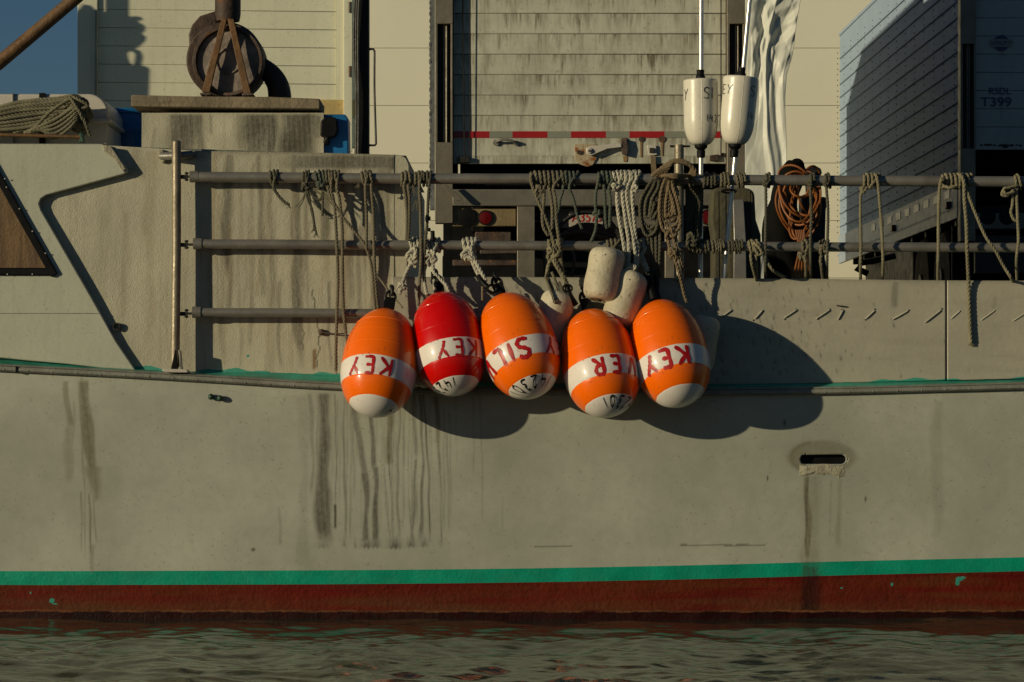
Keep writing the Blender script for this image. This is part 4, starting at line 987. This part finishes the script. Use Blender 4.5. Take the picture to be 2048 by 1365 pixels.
b = MB(); b.tube([P(-300,269,15.26), P(0,270,15.26), P(160,274,15.26)], .0105, 12); rb = b.build('roof_rod', m_rustbar); tag(rb, 'thin brown rod lying along the cabin roof edge below the rope coil', 'rod')
b = MB(); b.pprism([(158,268),(167,268),(166,275),(169,285),(157,285),(161,276)], 15.22, 15.26); b.ball(P(163,270,15.24), .014, 10); tag(b.build('rod_clamp', m_copper, bevel=.003), 'small green clamp gripping the right end of the brown roof rod', 'clamp')
# barrels
def barrel(label, cx, top, rpx, d, bung):
    s_ = d/FP; o = thing('barrel', label, 'barrel', P(cx, 320, d), 'blue barrels behind the cabin'); r = rpx*s_; H = (320-top)*s_
    b = MB(); pf = [(r*.8,H-.02),(r*.82,H-.01),(r*.90,H),(r*.97,H-.015),(r,H-.05),(r,H*.62),(r*1.03,H*.60),(r*1.03,H*.54),(r,H*.52),(r*1.0,.0)]; b.lathe(pf[::-1], P(cx,320,d), 'z', 48); b.build('body', m_blue, o, sharp=50)
    k = MB(); k.lathe([(r*1.035,H*.9),(r*1.035,H*.93)], P(cx,320,d), 'z', 48); k.build('rim', m_blue, o)
    return o
barrel('blue barrel in shade between the white canister and the stained casing', 262, 222, 60, 16.3, 0)
jc = thing('jerrycan', 'bright blue plastic container with its shadow shape modelled in black, right of the stained casing', 'container', P(668,306,15.45))
b = MB(); b.pprism([(642,233),(646,229),(690,229),(696,236),(697,310),(642,310)], 15.36, 15.56); b.build('body', m_blue, jc, bevel=.02, seg=4)
b = MB(); b.pprism([(641,243),(648,236),(668,234),(674,238),(676,262),(670,274),(658,276),(659,288),(651,290),(645,284),(650,277),(640,272)], 15.31, 15.36); b.build('shadow_shape', m_black, jc, bevel=.008)  # black prism standing in for the dark shadow shape on the container

# rusty exhaust fan standing on the beam
dE = 15.5; sE = dE/FP
ex = thing('exhaust_blower', 'rusty round exhaust blower with braced legs on the weathered beam', 'blower', P(455,192,dE))
b = MB(); n = 40; outer = []
for k in range(n+1):                                   # scroll housing outline
    a = R(-60+260*k/n*1.0); 
cx, cy = 452, 118
sc = []
for k in range(61):
    a = R(100+ 360*k/60); rad_ = 74+ (6*max(0, math.cos(a-R(200))) )
    sc.append((cx+rad_*math.cos(a), cy-rad_*math.sin(a)))
sc = sc[:-1]
b.pprism(sc, dE, dE+.30); b.pprism([(380,120),(377,70),(384,50),(400,32),(432,22),(434,60),(420,120)], dE+.03, dE+.27)
b.build('scroll_housing', m_rust, ex, bevel=.008, sharp=30)
b = MB(); o_ = P(457,124,dE); r1 = 71*sE; r2 = 63*sE
b.lathe([(r1,.06),(r1,-.035),(r1-.006,-.045),(r2+.004,-.045),(r2,-.035),(r2,-.012)], o_, 'y', 56); b.build('rim', m_rust, ex, sharp=30)
b = MB(); b.lathe([(r2+.002,-.012),(r2*.98,-.018),(r2*.42,-.026),(r2*.40,-.034),(r2*.36,-.034),(r2*.34,-.026),(r2*.05,-.022)], o_, 'y', 56)
b.build('cover_disc', M('pale_scaled_steel', (.24,.20,.165), .7, metal=.1, var=.5, vs=10, bump=.7, bs=30, grime=.8, scol=(.06,.04,.028), rust=.1, rcol=(.07,.035,.02)), ex, sharp=30)
b = MB(); cp = P(455,0,dE-.02); b.lathe([(.065,-1.0*0+ (HY-0)*0-.02),(.072,.02),(.072,.5)], (cp.x, cp.y+.02, P(0,36,dE).z), 'z', 32)
b.lathe([(.028,-.02),(.055,-.005),(.068,.02)], (cp.x, cp.y+.02, P(0,40,dE).z), 'z', 32)
b.build('stack_pipe', m_rust, ex, sharp=40)
b = MB(); b.pprism([(443,38),(454,38),(419,186),(403,184)], dE-.09, dE-.062); b.pprism([(455,38),(467,38),(502,187),(487,188)], dE-.09, dE-.062); b.build('brace', m_rustbar, ex, bevel=.003)
b = MB(); b.pbox(400,186,422,190,dE-.1,dE+.05); b.pbox(484,187,506,191,dE-.1,dE+.05); b.cyl(P(413,190,dE-.08), P(413,214,dE-.2), .006, n=8); b.cyl(P(487,190,dE-.08), P(487,214,dE-.2), .006, n=8); b.build('foot', m_rust, ex, bevel=.002)
b = MB(); sp = smooth([P(495,120,dE+.16), P(522,133,dE+.16), P(543,150,dE+.16), P(556,172,dE+.16), P(560,197,dE+.16)], .02); m_ = len(sp)
b.tube(sp, [.045+.02*min(1, i/m_*1.2) for i in range(m_)], 24, cap=True); b.build('side_duct', m_rust, ex)
b = MB(); b.pbox(478,112,560,122,dE+.2,dE+.24)

# ------------------------------------------------------------------ behind the railing
def hose_coil():
    d = 16.2; o = thing('hose_coil', 'orange hose coil hanging on a black bundle beyond the railing', 'hose', P(1603,555,d))
    rg = random.Random(11)
    for k in range(13):
        cx = 1602+rg.uniform(-9,9); rx = rg.uniform(24,44); top = rg.uniform(327,352); bot = rg.uniform(425,484) if k < 9 else rg.uniform(390,440); dd = d+rg.uniform(-.06,.06)
        if k >= 9: rx = rg.uniform(16,26); cx += rg.uniform(-4,6); top = 350+rg.uniform(0,20)
        cy = (top+bot)/2; ry = (bot-top)/2; tl = rg.uniform(-.28,.28); wv = rg.uniform(.02,.07)
        pts = [P(cx+rx*math.cos(a)*(1+.1*math.sin(a)+wv*math.sin(3*a+k))+tl*ry*math.sin(a), cy-ry*math.sin(a)*(1+wv*math.cos(2*a+k*2)), dd+.03*math.sin(a*2+k)) for a in np.linspace(0, 2*math.pi, 44, endpoint=False)]
        b = MB(); b.tube(pts, .0064, 8, closed=True); b.build('hose_loop', m_hose, o)
    b = MB()
    for k in range(5): b.tube(smooth([P(1592+k*4,460,d-.05), P(1598+k*3,500,d-.04), P(1590+k*7,545,d), P(1590+k*8,600,d)], .02), .007, 8)
    b.build('hose_tail', m_hose, o)
hose_coil()
b = MB(); 
for k in range(10):
    u = k/9; b.tube(smooth([P(1592-6*u,330+6*k*.3,16.45), P(1576-8*u,372+k*3,16.42), P(1560+u*30-15,450,16.4+.05*math.sin(k)), P(1548+u*60,540,16.45), P(1545+u*66,640,16.45)], .03), .06+.02*u, 10)
b.ball(P(1594,332,16.45), .045, 14, (1,.6,1)); o = b.build('cloth_bundle', m_cloth, sharp=180)
tag(o, 'black bundle of cloth drooping behind the orange hose coil', 'bundle')
b = MB(); b.ball(P(1626,345,16.7), .055, 14, (1,.6,.7)); b.pprism([(1608,345),(1614,337),(1632,336),(1646,346),(1636,351),(1612,353)], 16.6, 16.7)
b.pprism([(1604,394),(1650,394),(1656,400),(1652,420),(1650,500),(1612,500),(1604,470)], 16.55, 16.75); b.tube([P(1618,352,16.68), P(1622,398,16.68)], .03, 10); b.tube([P(1630,500,16.68), P(1628,620,16.68)], .06, 12); b.pprism([(1640,500),(1648,500),(1662,600),(1652,600)],16.5,16.6)
tag(b.build('winch_head', m_dark, bevel=.012), 'dark capped winch control box right behind the orange hose coil', 'winch')
# hoop
b = MB(); b.tube([P(1174+68*math.cos(a), 492-68*math.sin(a), 14.875+.03*(1-math.sin(a))) for a in np.linspace(R(-52), R(232), 60)], .0075, 10); b.tube([P(1174+64*math.cos(a), 492-64*math.sin(a), 14.885+.03*(1-math.sin(a))) for a in np.linspace(R(10), R(170), 40)], .004, 8)
tag(b.build('hoop', m_dark), 'thin black hoop tied to the middle rail in front of the number plate', 'hoop')
# brown hoses heaped in the dark under the middle trailer
b = MB(); rg = random.Random(3)
for k in range(16):
    x0 = rg.uniform(1110,1150); y0 = rg.uniform(462,480); 
    b.tube(smooth([P(x0,y0+rg.uniform(-2,8),16.6), P(1170+rg.uniform(-15,15),y0-rg.uniform(4,18),16.5), P(1230+rg.uniform(-20,20),y0+rg.uniform(-12,10),16.5), P(1290,y0+rg.uniform(10,60),16.6), P(1300,640,16.6)], .04), .0105, 8)
for k in range(6):
    x = rg.uniform(1060,1150); b.tube(smooth([P(x,480,16.6), P(x+rg.uniform(-20,30),520,16.5), P(x+rg.uniform(-10,20),620,16.6)], .03), .008, 8)
tag(b.build('brown_hose_heap', m_brownhose), 'tangled brown hoses heaped on deck behind the black hoop', 'hoses')
# ================================================================== ROPES
GR_T = 'ropes tied to the top rail'; GR_M = 'ropes tied to the middle rail'
DF = dr-.055                                          # where hanging rope falls, in front of the rail
def wrap(px, rail_, turns, r, sp=None, sgn=1, jit=.4):
    f, rad_ = (YT, .0285) if rail_ == 'T' else (YM, .0255); sp = (sp or r*2.05); pts = []
    sk = random.Random(int(px)*3+1).uniform(-.7,.7)*r; n = max(12, int(turns*16)); c0 = P(px, float(f(px)), dr); rg = random.Random(int(px)*7+turns)
    j = [rg.uniform(-jit, jit)*r for _ in range(int(turns)+3)]
    for k in range(n+1):
        a = 2*math.pi*turns*k/n; q = rad_+r*1.02; t = a/(2*math.pi)
        pts.append(c0+Vector((sgn*(sp*t+j[int(t)]*math.sin(a/2)+sk*math.cos(a)), -q*math.sin(a+.6)*1.0, q*math.cos(a+.6))))
    return pts
def knot(px, py, d, size, seed=0):
    rg = random.Random(seed+int(px)); rt = Matrix.Rotation(rg.uniform(0,6), 3, 'Y')@Matrix.Rotation(rg.uniform(-.4,.4), 3, 'X'); c0 = P(px, py, d); out = []
    for k in range(49):
        t = 2*math.pi*k/48; v = Vector((math.sin(t)+2*math.sin(2*t), -math.sin(3*t)*.9, math.cos(t)-2*math.cos(2*t)))*(size/3); out.append(c0+rt@v)
    return out
def rope(label, mat, r, paths, group=None, cat='rope', name='rope', fray=None):
    b = MB()
    for p in paths:
        pts = []
        for q in p:
            if isinstance(q, tuple) and q and q[0] == 'w': pts += wrap(*q[1:3], q[3], r, *(q[4:]))
            elif isinstance(q, tuple) and q and q[0] == 'k': pts += knot(*q[1:])
            else: pts.append(P(q[0], q[1], q[2] if len(q) > 2 else DF))
        laid(b, smooth(pts, r*.85), r)
    if fray:
        for (fx, fy, fd, L_, nn) in fray:
            for k in range(nn):
                a = random.uniform(-.5,.5); b.tube(smooth([P(fx,fy,fd), P(fx+math.sin(a)*L_*.5, fy+L_*.5, fd-.004), P(fx+math.sin(a*1.6)*L_, fy+L_*random.uniform(.8,1.1), fd)], .01), .0016, 4)
    o = b.build(name, mat, sharp=180); tag(o, label, cat, group); return o
W = lambda px, rail_, n, *a: ('w', px, rail_, n)+a
K = lambda px, py, d, s_, seed=0: ('k', px, py, d, s_, seed)
r1 = .0091
# --- left stretch, over the cabin side
rope('short frayed rope end tied alone on the top rail, leftmost of the ropes', m_rd, r1, [[W(542,'T',2),(547,372),(552,385),(562,398),(572,407),(579,410)]], GR_T, fray=[(579,410,DF,8,6)])
rope('tattered olive strands hanging from a small knot on the top rail', m_rd, .0072, [[W(606,'T',2),(612,378),(616,400),(624,420),(628,445),(633,470)], [K(610,374,DF-.01,.02),(618,392),(622,418),(627,440),(628,462)], [(612,374),(626,392),(640,400),(645,385),(645,432)]], GR_T, fray=[(631,466,DF,9,5),(627,455,DF,10,5),(612,378,DF,40,7)])
rope('pale unravelled strand trailing right of the tattered olive strands', m_rt, .005, [[(612,368),(622,378),(640,380),(655,395),(668,402)], [(614,372),(640,388),(660,405),(672,418)]], GR_T)
rope('three tight dark green turns on the top rail over the cabin', m_rg, r1, [[W(633,'T',3,.021)], [K(640,371,DF,.018)]], GR_T)
rope('long rope reaching the deck edge, leftmost of the two long hanging pair', m_rk, r1, [[W(652,'T',2),(662,378),(667,400),(671,440),(674,500,DF-.01),(676,560),(674,620),(672,690),(672,742,14.9)]], GR_T, fray=[(672,742,14.9,6,5)])
rope('long rope curving behind the leftmost float from the top rail', m_rk, r1, [[W(664,'T',2),(674,376),(679,400),(684,450),(685,500,DF-.01),(685,560),(687,620),(691,660,14.88),(695,690,14.88)]], GR_T)
rope('rope slanting right down across the middle rail to the lower rail', m_rk, r1*.95, [[(655,372),(662,395),(684,432),(708,462),(731,493,DF-.01),(742,528),(746,560),(748,590),(750,622)]], GR_T)
rope('double rope with a frayed knot hanging straight near the cabin middle', m_rk, r1, [[W(725,'T',2),(731,376),(733,430),(733,490,DF-.01),(734,500,DF-.01)], [W(736,'T',1.5),(743,372),(747,430),(748,490,DF-.01),(750,550),(753,590),(759,640)]], GR_T, fray=[(717,366,DF,11,12)])
rope('thin pale line slanting down to the shackle of the leftmost float', m_rt, .0062, [[(752,548,DF),(765,565,DF),(785,592,DF-.02),(805,616,14.78)]], GR_M)
rope('pair of dark turns over the cabin corner with tail to the middle rail', m_rk, r1, [[W(803,'T',1.2),(808,374),(812,400),(814,440),(813,480)], [W(812,'T',1.5),(817,372),(819,400),(818,450),(816,482)]], GR_T)
rope('rope with an untwisted end hanging between the cabin corner and the trailer', m_rk, r1, [[W(829,'T',2),(839,374),(841,420),(842,480,DF-.01),(842,520,DF-.02),(839,570,DF-.01),(837,612,14.86)]], GR_T, fray=[(826,370,DF,28,9),(832,400,DF,25,5)])
rope('dark rope with black clips hanging just left of the trailer post', m_rd, r1, [[W(846,'T',2),(858,376),(856,410),(854,450),(851,480,DF-.01),(848,530,DF-.01),(850,570),(856,602,14.84)]], GR_T)
b = MB(); b.pbox(850,433,861,441,DF-.02,DF+.01); b.pbox(855,456,861,463,DF-.02,DF+.01); b.cyl(P(865,462,DF), P(866,482,DF), .012, n=10); b.pbox(851,430,856,445,DF-.025,DF-.0); tag(b.build('rope_clips', m_black, bevel=.003), 'small black clips on the dark rope left of the trailer post', 'clips')
# --- slings that carry the bullet floats
rope('pale sling knotted on the middle rail and holding the leftmost float', m_rw, .0105, [[W(822,'M',3,.02),K(825,516,DF,.034),(820,530,DF),(812,548,DF-.02),(806,565,DF-.05),(802,580,14.79),(799,588,14.78)], [K(826,508,DF,.03,3),(829,528,DF),(832,536,DF)], [K(803,574,14.80,.02,1)]], GR_M)
rope('pale blue-grey sling above the red float', m_rw, .0098, [[W(857,'M',3,.021),K(862,514,DF,.032),(866,530,DF),(868,545,DF-.02),(882,560,DF-.04),(893,572,14.80),(899,588,14.78)], [(856,520,DF),(848,545,DF),(849,565,DF),(854,590,14.82)], [K(861,520,DF,.03,4),(867,545,DF),(868,562,14.83),(870,580,14.8)]], GR_M)
b = MB(); b.tube(smooth([P(866,545,DF), P(867,562,14.84), P(873,575,14.80)], .01), .012, 10); b.tube([P(869+6*math.cos(a),562+8*math.sin(a),14.83) for a in np.linspace(0,6.28,14,endpoint=False)], .006, 8, closed=True); tag(b.build('swivel', m_black), 'black swivel on the sling of the red float', 'swivel')
rope('thick braided sling slanting to the middle bullet float', m_rw, .0115, [[W(928,'M',3,.023),K(937,508,DF,.036),(944,522,DF),(953,542,DF-.02),(962,558,DF-.05),(970,570,14.78)], [(933,500,DF),(949,520,DF-.01),(960,540,DF-.04),(972,562,14.79)], [K(940,512,DF,.03,8)]], GR_M)
b = MB(); b.tube(smooth([P(957,553,14.82), P(965,565,14.79), P(975,575,14.77)], .01), .016, 12); b.tube([P(984+9*math.cos(a),578+8*math.sin(a),14.76+.01*math.cos(a)) for a in np.linspace(0,6.28,16,endpoint=False)], .007, 8, closed=True); tag(b.build('swivel', m_black), 'black swivel on the sling of the middle bullet float', 'swivel')
rope('thin cord hanging down beside the shackle of the middle bullet float', m_rt, .007, [[(966,566,14.84),(965,580,14.83),(965,603,14.84)]], GR_M)
rope('doubled pale and olive sling above the VER float', m_rt, .0105, [[W(1098,'M',3,.022),K(1105,508,DF,.036),(1099,525,DF),(1094,548,DF),(1098,562,DF)], [(1104,515,DF),(1114,535,DF-.02),(1124,552,DF-.03),(1131,568,14.80)], [(1108,515,DF),(1119,540,DF-.02),(1131,560,DF-.04),(1137,576,14.79)]], GR_M)
rope('dark loops drooping over the half hidden foam float', m_rk, .0085, [[(1094,548,DF),(1092,556,14.83),(1097,570,14.78),(1105,590,14.72),(1110,606,14.71),(1114,600,14.72),(1106,580,14.77),(1098,560,14.83)], [(1104,545,DF),(1110,560,14.83),(1117,580,14.78),(1124,597,14.74),(1128,590,14.76),(1118,565,14.82)]], GR_M)
b = MB(); b.tube(smooth([P(1134,570,14.79), P(1137,585,14.78), P(1144,598,14.77), P(1152,610,14.78)], .01), .015, 12); b.tube([P(1135+9*math.cos(a),577+7*math.sin(a),14.77) for a in np.linspace(0,6.28,16,endpoint=False)], .006, 8, closed=True); tag(b.build('swivel', m_black), 'black swivel above the VER float', 'swivel')
rope('short pale sling disappearing behind the rightmost bullet float', m_rw, .0105, [[W(1276,'M',3,.022),(1281,515,DF),(1287,530,DF-.01),(1294,545,DF-.02),(1296,552,14.82)], [(1284,512,DF),(1291,528,DF-.01),(1297,548,14.83)]], GR_M)
b = MB(); b.tube(smooth([P(1294,545,14.84), P(1300,565,14.83), P(1304,585,14.80), P(1308,600,14.78)], .01), [.022]*0 or .021, 12); b.tube(smooth([P(1312,552,14.86), P(1314,575,14.86), P(1313,592,14.84)], .01), .014, 10); tag(b.build('swivel', m_black), 'black swivel and lug on the rightmost bullet float', 'swivel')
# --- middle stretch
rope('eight olive turns on the top rail with tails down to the middle rail', m_rk, r1*1.05, [[W(1062,'T',8,.0235),(1108,372),(1111,400),(1113,440),(1118,480,DF-.01),(1122,520),(1126,548)], [(1062,352,DF+.01),(1063,366),(1072,392),(1086,425),(1098,455),(1107,482,DF-.015),(1116,510),(1122,535)], [(1088,372),(1088,400),(1085,430),(1087,455),(1097,472)], [(1097,372),(1102,395),(1105,425),(1104,460)], [K(1078,380,DF,.022),(1090,388)]], GR_T, fray=[(1080,384,DF,14,9)])
rope('four green-grey turns with two thin tails above the hoop', m_rg, r1*.9, [[W(1122,'T',4,.0225),(1139,372),(1146,395),(1152,420),(1157,440),(1164,458)], [(1127,370),(1125,385),(1120,400),(1117,420),(1108,440)]], GR_T)
rope('dark green turns on the top rail tied down to the hoop', m_rg, r1, [[W(1198,'T',5,.0215),(1219,374),(1221,400),(1220,430),(1219,455)], [(1199,350,DF+.01),(1196,366),(1192,385),(1191,405),(1192,422,14.86),K(1194,428,14.86,.018)], [(1208,370),(1210,400),(1211,440),(1214,458)], [(1193,432,14.87),(1192,455),(1188,470),(1182,484)]], GR_T, fray=[(1196,428,14.86,14,8)])
for i, (pp, lb) in enumerate((([[W(1229,'T',2,.022),(1237,375),(1234,395),(1237,430),(1244,470,DF-.02),(1249,500,DF-.03),(1252,530,DF-.03),(1250,552,14.82)]], 'pale rope hanging leftmost in the white bundle over the foam floats'),
    ([[W(1240,'T',2,.022),(1246,378),(1246,400),(1251,440),(1257,480,DF-.03),(1258,510,DF-.04),(1256,548,14.82)]], 'second rope of the white bundle over the foam floats'),
    ([[W(1250,'T',2,.022),(1254,378),(1254,400),(1261,445),(1268,485,DF-.03),(1271,510,DF-.04),(1270,535,14.82),K(1263,540,14.80,.026)]], 'third rope of the white bundle, ending in a knot on the leaning foam float'),
    ([[W(1262,'T',2,.022),(1266,375),(1265,400),(1268,440),(1272,480,DF-.02),(1276,505,DF-.03),(1274,530,14.82),(1268,545,14.81)]], 'rightmost rope of the white bundle, ending above the leaning foam float'))):
    rope(lb, m_rw, .0108, pp, 'white ropes bundled over the foam floats')
rope('small pale knot holding the white rope bundle just under the top rail', m_rw, .008, [[K(1231,374,DF-.02,.02)], [K(1270,378,DF-.01,.018)]], 'white ropes bundled over the foam floats')
rope('brown turns tied beside the hoop on the middle rail', m_rk, r1, [[W(1214,'M',3,.022),(1226,500),(1231,508)]], GR_M)
# stanchion coil
def big_coil():
    b = MB(); rg = random.Random(9)
    for k in range(11):                               # bundle leaning over the stanchion head
        a = k/10; o1 = rg.uniform(-2,2)
        laid(b, smooth([P(1303+26*a,353+o1*.5,14.87), P(1318+22*a,340-8*a,14.84-.02*a), P(1340+12*a,325-2*a+o1,14.82), P(1362+14*a,322+6*a+o1,14.82), P(1382+10*a,334+9*a,14.84), P(1378+6*a,350+2*a,14.88), P(1352,356-6*a,14.82), P(1330-8*a,350+3*a,14.83)], .009), .0098)
    for k in range(6):                                # nested hanging loops
        x0 = 1321+k*4.2+rg.uniform(-1,1); x1 = 1360-k*3.0+rg.uniform(-1,1); yb = 466-k*11; dz = 14.85+.006*(k%3)
        laid(b, smooth([P(1334+k*2,352,14.87), P(x0+4,374,dz), P(x0-1,405,dz), P(x0-1,435,dz), P(x0+6,yb-6,dz), P((x0+x1)/2,yb,dz), P(x1-2,yb-10,dz), P(x1,430,dz), P(x1-6,400,dz), P(x1-14,375,dz), P(1340+k*2,352,14.88)], .009), .0098)
    laid(b, smooth(knot(1341,468,14.85,.03), .008), .0105)
    laid(b, smooth([P(1334,470,14.86), P(1338,490,14.85), P(1342,505,14.84), P(1350,520,14.84), P(1358,545,14.85), P(1364,570,14.87), P(1369,592,14.88), P(1374,606,14.88)], .009), .0095)
    laid(b, smooth([P(1344,470,14.86), P(1352,495,14.85), P(1361,520,14.85), P(1368,545,14.87)], .009), .0095)
    for k in range(3): laid(b, smooth(knot(1344+k*2,505+k*3,14.84,.022,k), .008), .009)
    o = b.build('rope_coil', m_rb, sharp=180); tag(o, 'heavy brown rope coil draped over the stanchion with long hanging loops', 'rope')
    b = MB()
    for k in range(8):
        x0 = 1279+k*3.6+rg.uniform(-2,2); x1 = 1318-k*1.6+rg.uniform(-3,3); yb = 476-k*9+rg.uniform(-10,12); dz = 14.87+.008*(k%3)
        laid(b, smooth([P(1306+k*2,360,14.89), P(x0+14,376,dz), P(x0+1,402,dz), P(x0+rg.uniform(-3,3),435,dz), P(x0+8,yb-8,dz), P((x0+x1)/2,yb,dz), P(x1-3,yb-14,dz), P(x1,420,dz+.01), P(x1-2,385,dz+.01), P(1312+k,358,14.9)], .009), .0092)
    for k in range(4): laid(b, smooth([P(1292+k*9,450,14.89), P(1296+k*8,490,14.88), P(1300+k*6,530,14.89), P(1304+k*5,556,14.92)], .009), .0095)
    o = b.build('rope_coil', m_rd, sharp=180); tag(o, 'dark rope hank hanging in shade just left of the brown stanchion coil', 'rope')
    b = MB()
    for k in range(7):
        x = 1372+k*4.5; laid(b, smooth([P(x,350,14.93), P(x+2,400,15.0), P(x-2+rg.uniform(-3,3),450,15.0), P(x+1,480+rg.uniform(-20,20),15.0), P(x+4,420,15.02), P(x+5,368,15.0)], .009), .0098)
    laid(b, smooth(knot(1383,478,DF,.03), .008), .0098)
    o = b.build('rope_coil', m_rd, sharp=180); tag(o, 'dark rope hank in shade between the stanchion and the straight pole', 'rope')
big_coil()
# --- single turns
for x, lb in ((1378,'left of the straight pole'),(1407,'right beside the straight pole'),(1421,'a hand right of the straight pole')):
    rope('single loose turn on the top rail, '+lb, m_rd, .0082, [[W(x,'T',1.3)]], GR_T)
rope('pair of loose turns on the top rail just left of the slanting pole', m_rk, .0082, [[W(1441,'T',1.4)], [W(1449,'T',1.3)]], GR_T)
rope('pair of loose turns on the top rail just right of the slanting pole', m_rk, .008, [[W(1474,'T',1.3)], [W(1482,'T',1.2)]], GR_T)
rope('lumpy knot on the middle rail just right of the stanchion', m_rd, r1, [[W(1376,'M',4,.02)], [K(1383,486,DF,.028,2)]], GR_M)
rope('single turn on the middle rail right of the straight pole', m_rd, .0082, [[W(1410,'M',1.3)]], GR_M)
rope('three turns on the middle rail left of the slanting pole', m_rk, .0082, [[W(1424,'M',1.3)], [W(1434,'M',1.3)], [W(1440,'M',1.2)]], GR_M)
rope('three turns on the middle rail right of the slanting pole', m_rd, .008, [[W(1457,'M',1.3)], [W(1468,'M',1.3)], [W(1477,'M',1.2)]], GR_M)
rope('brown cord bow tied on the middle rail before the plastic sheet', m_rt, .0088, [[W(1499,'M',1.4),(1502,510),(1504,530),(1510,552,14.93),(1512,562,15.0)], [W(1505,'M',1.2),(1509,486),(1520,498,DF-.03),(1524,508,DF-.03),(1517,510,DF-.03),(1508,494,DF-.02)], [(1516,487,DF-.01),(1527,500,DF-.01),(1533,520),(1545,540,DF),(1560,550,14.93),(1572,556,15.02)], [(1512,510,DF),(1513,540,14.9),(1513,560,15.02)]], GR_M)
rope('straight cord from the top rail hanging before the plastic sheet', m_rd, .0085, [[W(1530,'T',1.4),(1532,374),(1532,420),(1531,480,DF-.02),(1531,530),(1531,560,15.03)], [K(1531,367,DF,.014)]], GR_T)
rope('straight cord from the top rail hanging before the orange hose coil', m_rd, .0085, [[W(1619,'T',1.4),(1621,374),(1623,430),(1621,480,DF-.02),(1621,530),(1622,560,15.03)], [K(1620,367,DF,.013)]], GR_T)
rope('olive cord knotted on the middle rail below the orange hose coil', m_rk, .0095, [[W(1604,'M',2,.022),(1610,512),(1612,530),(1612,560,15.02)], [K(1604,512,DF,.02),(1600,520)]], GR_M)
rope('straight cord from the top rail right of the orange hose coil', m_rd, .0085, [[W(1650,'T',1.5),(1653,374),(1656,420),(1655,480,DF-.02),(1654,530),(1654,560,15.03)], [K(1652,367,DF,.014)]], GR_T)
rope('brown knot on the middle rail right of the hose coil with a short tail', m_rk, .0095, [[W(1640,'M',2,.022),(1642,515),(1643,535),(1646,560,15.02)], [K(1646,500,DF,.024)]], GR_M)
rope('four tan turns on the top rail with a cord dropping left of the ribbed trailer', m_rt, .0088, [[W(1726,'T',4,.021),(1738,378,DF)], [K(1727,380,DF-.005,.016),(1722,388),(1721,430),(1722,480,DF-.02),(1721,530),(1721,560,15.03)]], GR_T)
rope('single tan cord looped over the top rail before the ribbed trailer', m_rt, .0088, [[(1745,352,14.93),(1752,350,14.88),(1756,366),(1759,400),(1763,450),(1765,485,DF-.02),(1766,530),(1765,560,15.03)]], GR_T)
rope('eight tan turns on the top rail with a cord dropping from their left end', m_rt, .0095, [[W(1882,'T',7,.0225)], [(1884,356,DF-.012),(1880,372,DF),(1878,400),(1877,450),(1877,490,DF-.02),(1876,530),(1876,562,15.03)], [(1886,372,DF),(1900,376,DF-.015),(1916,371,DF-.01)]], GR_T)
rope('long tan rope hanging down the bulwark to a frayed end, at the right', m_rt, .0108, [[(1912,350,14.93),(1921,350,14.88),(1928,366,DF-.01),(1929,400),(1933,450),(1934,492,DF-.02),(1936,540,14.92),(1937,565,14.955),(1938,600,14.965),(1940,650,14.965),(1942,686,14.965)]], GR_T, fray=[(1942,682,14.965,10,14)])
rope('tan rope slanting down right from the top rail to the bulwark', m_rt, .0092, [[(1920,352,14.90),(1930,368,DF+.01),(1936,388),(1952,430),(1972,475,DF-.02),(1990,500,DF-.02),(2006,530),(2022,556),(2026,564,15.02)]], GR_T)
rope('tan cord with an untidy bow at the right end of the rails', m_rt, .0088, [[W(2030,'T',1.5),(2034,378),(2035,430),(2037,480,DF-.02),(2033,520),(2034,562,15.03)], [(2034,372,DF-.01),(2018,376,DF-.02),(2006,382,DF-.02),(2004,390,DF-.02),(2014,392,DF-.02),(2028,380,DF-.02)], [(2030,384,DF-.02),(2012,388,DF-.03),(2008,378,DF-.03),(2022,376,DF-.02)], [(2026,384,DF),(2025,410),(2022,425),(2028,440),(2034,442)]], GR_T)
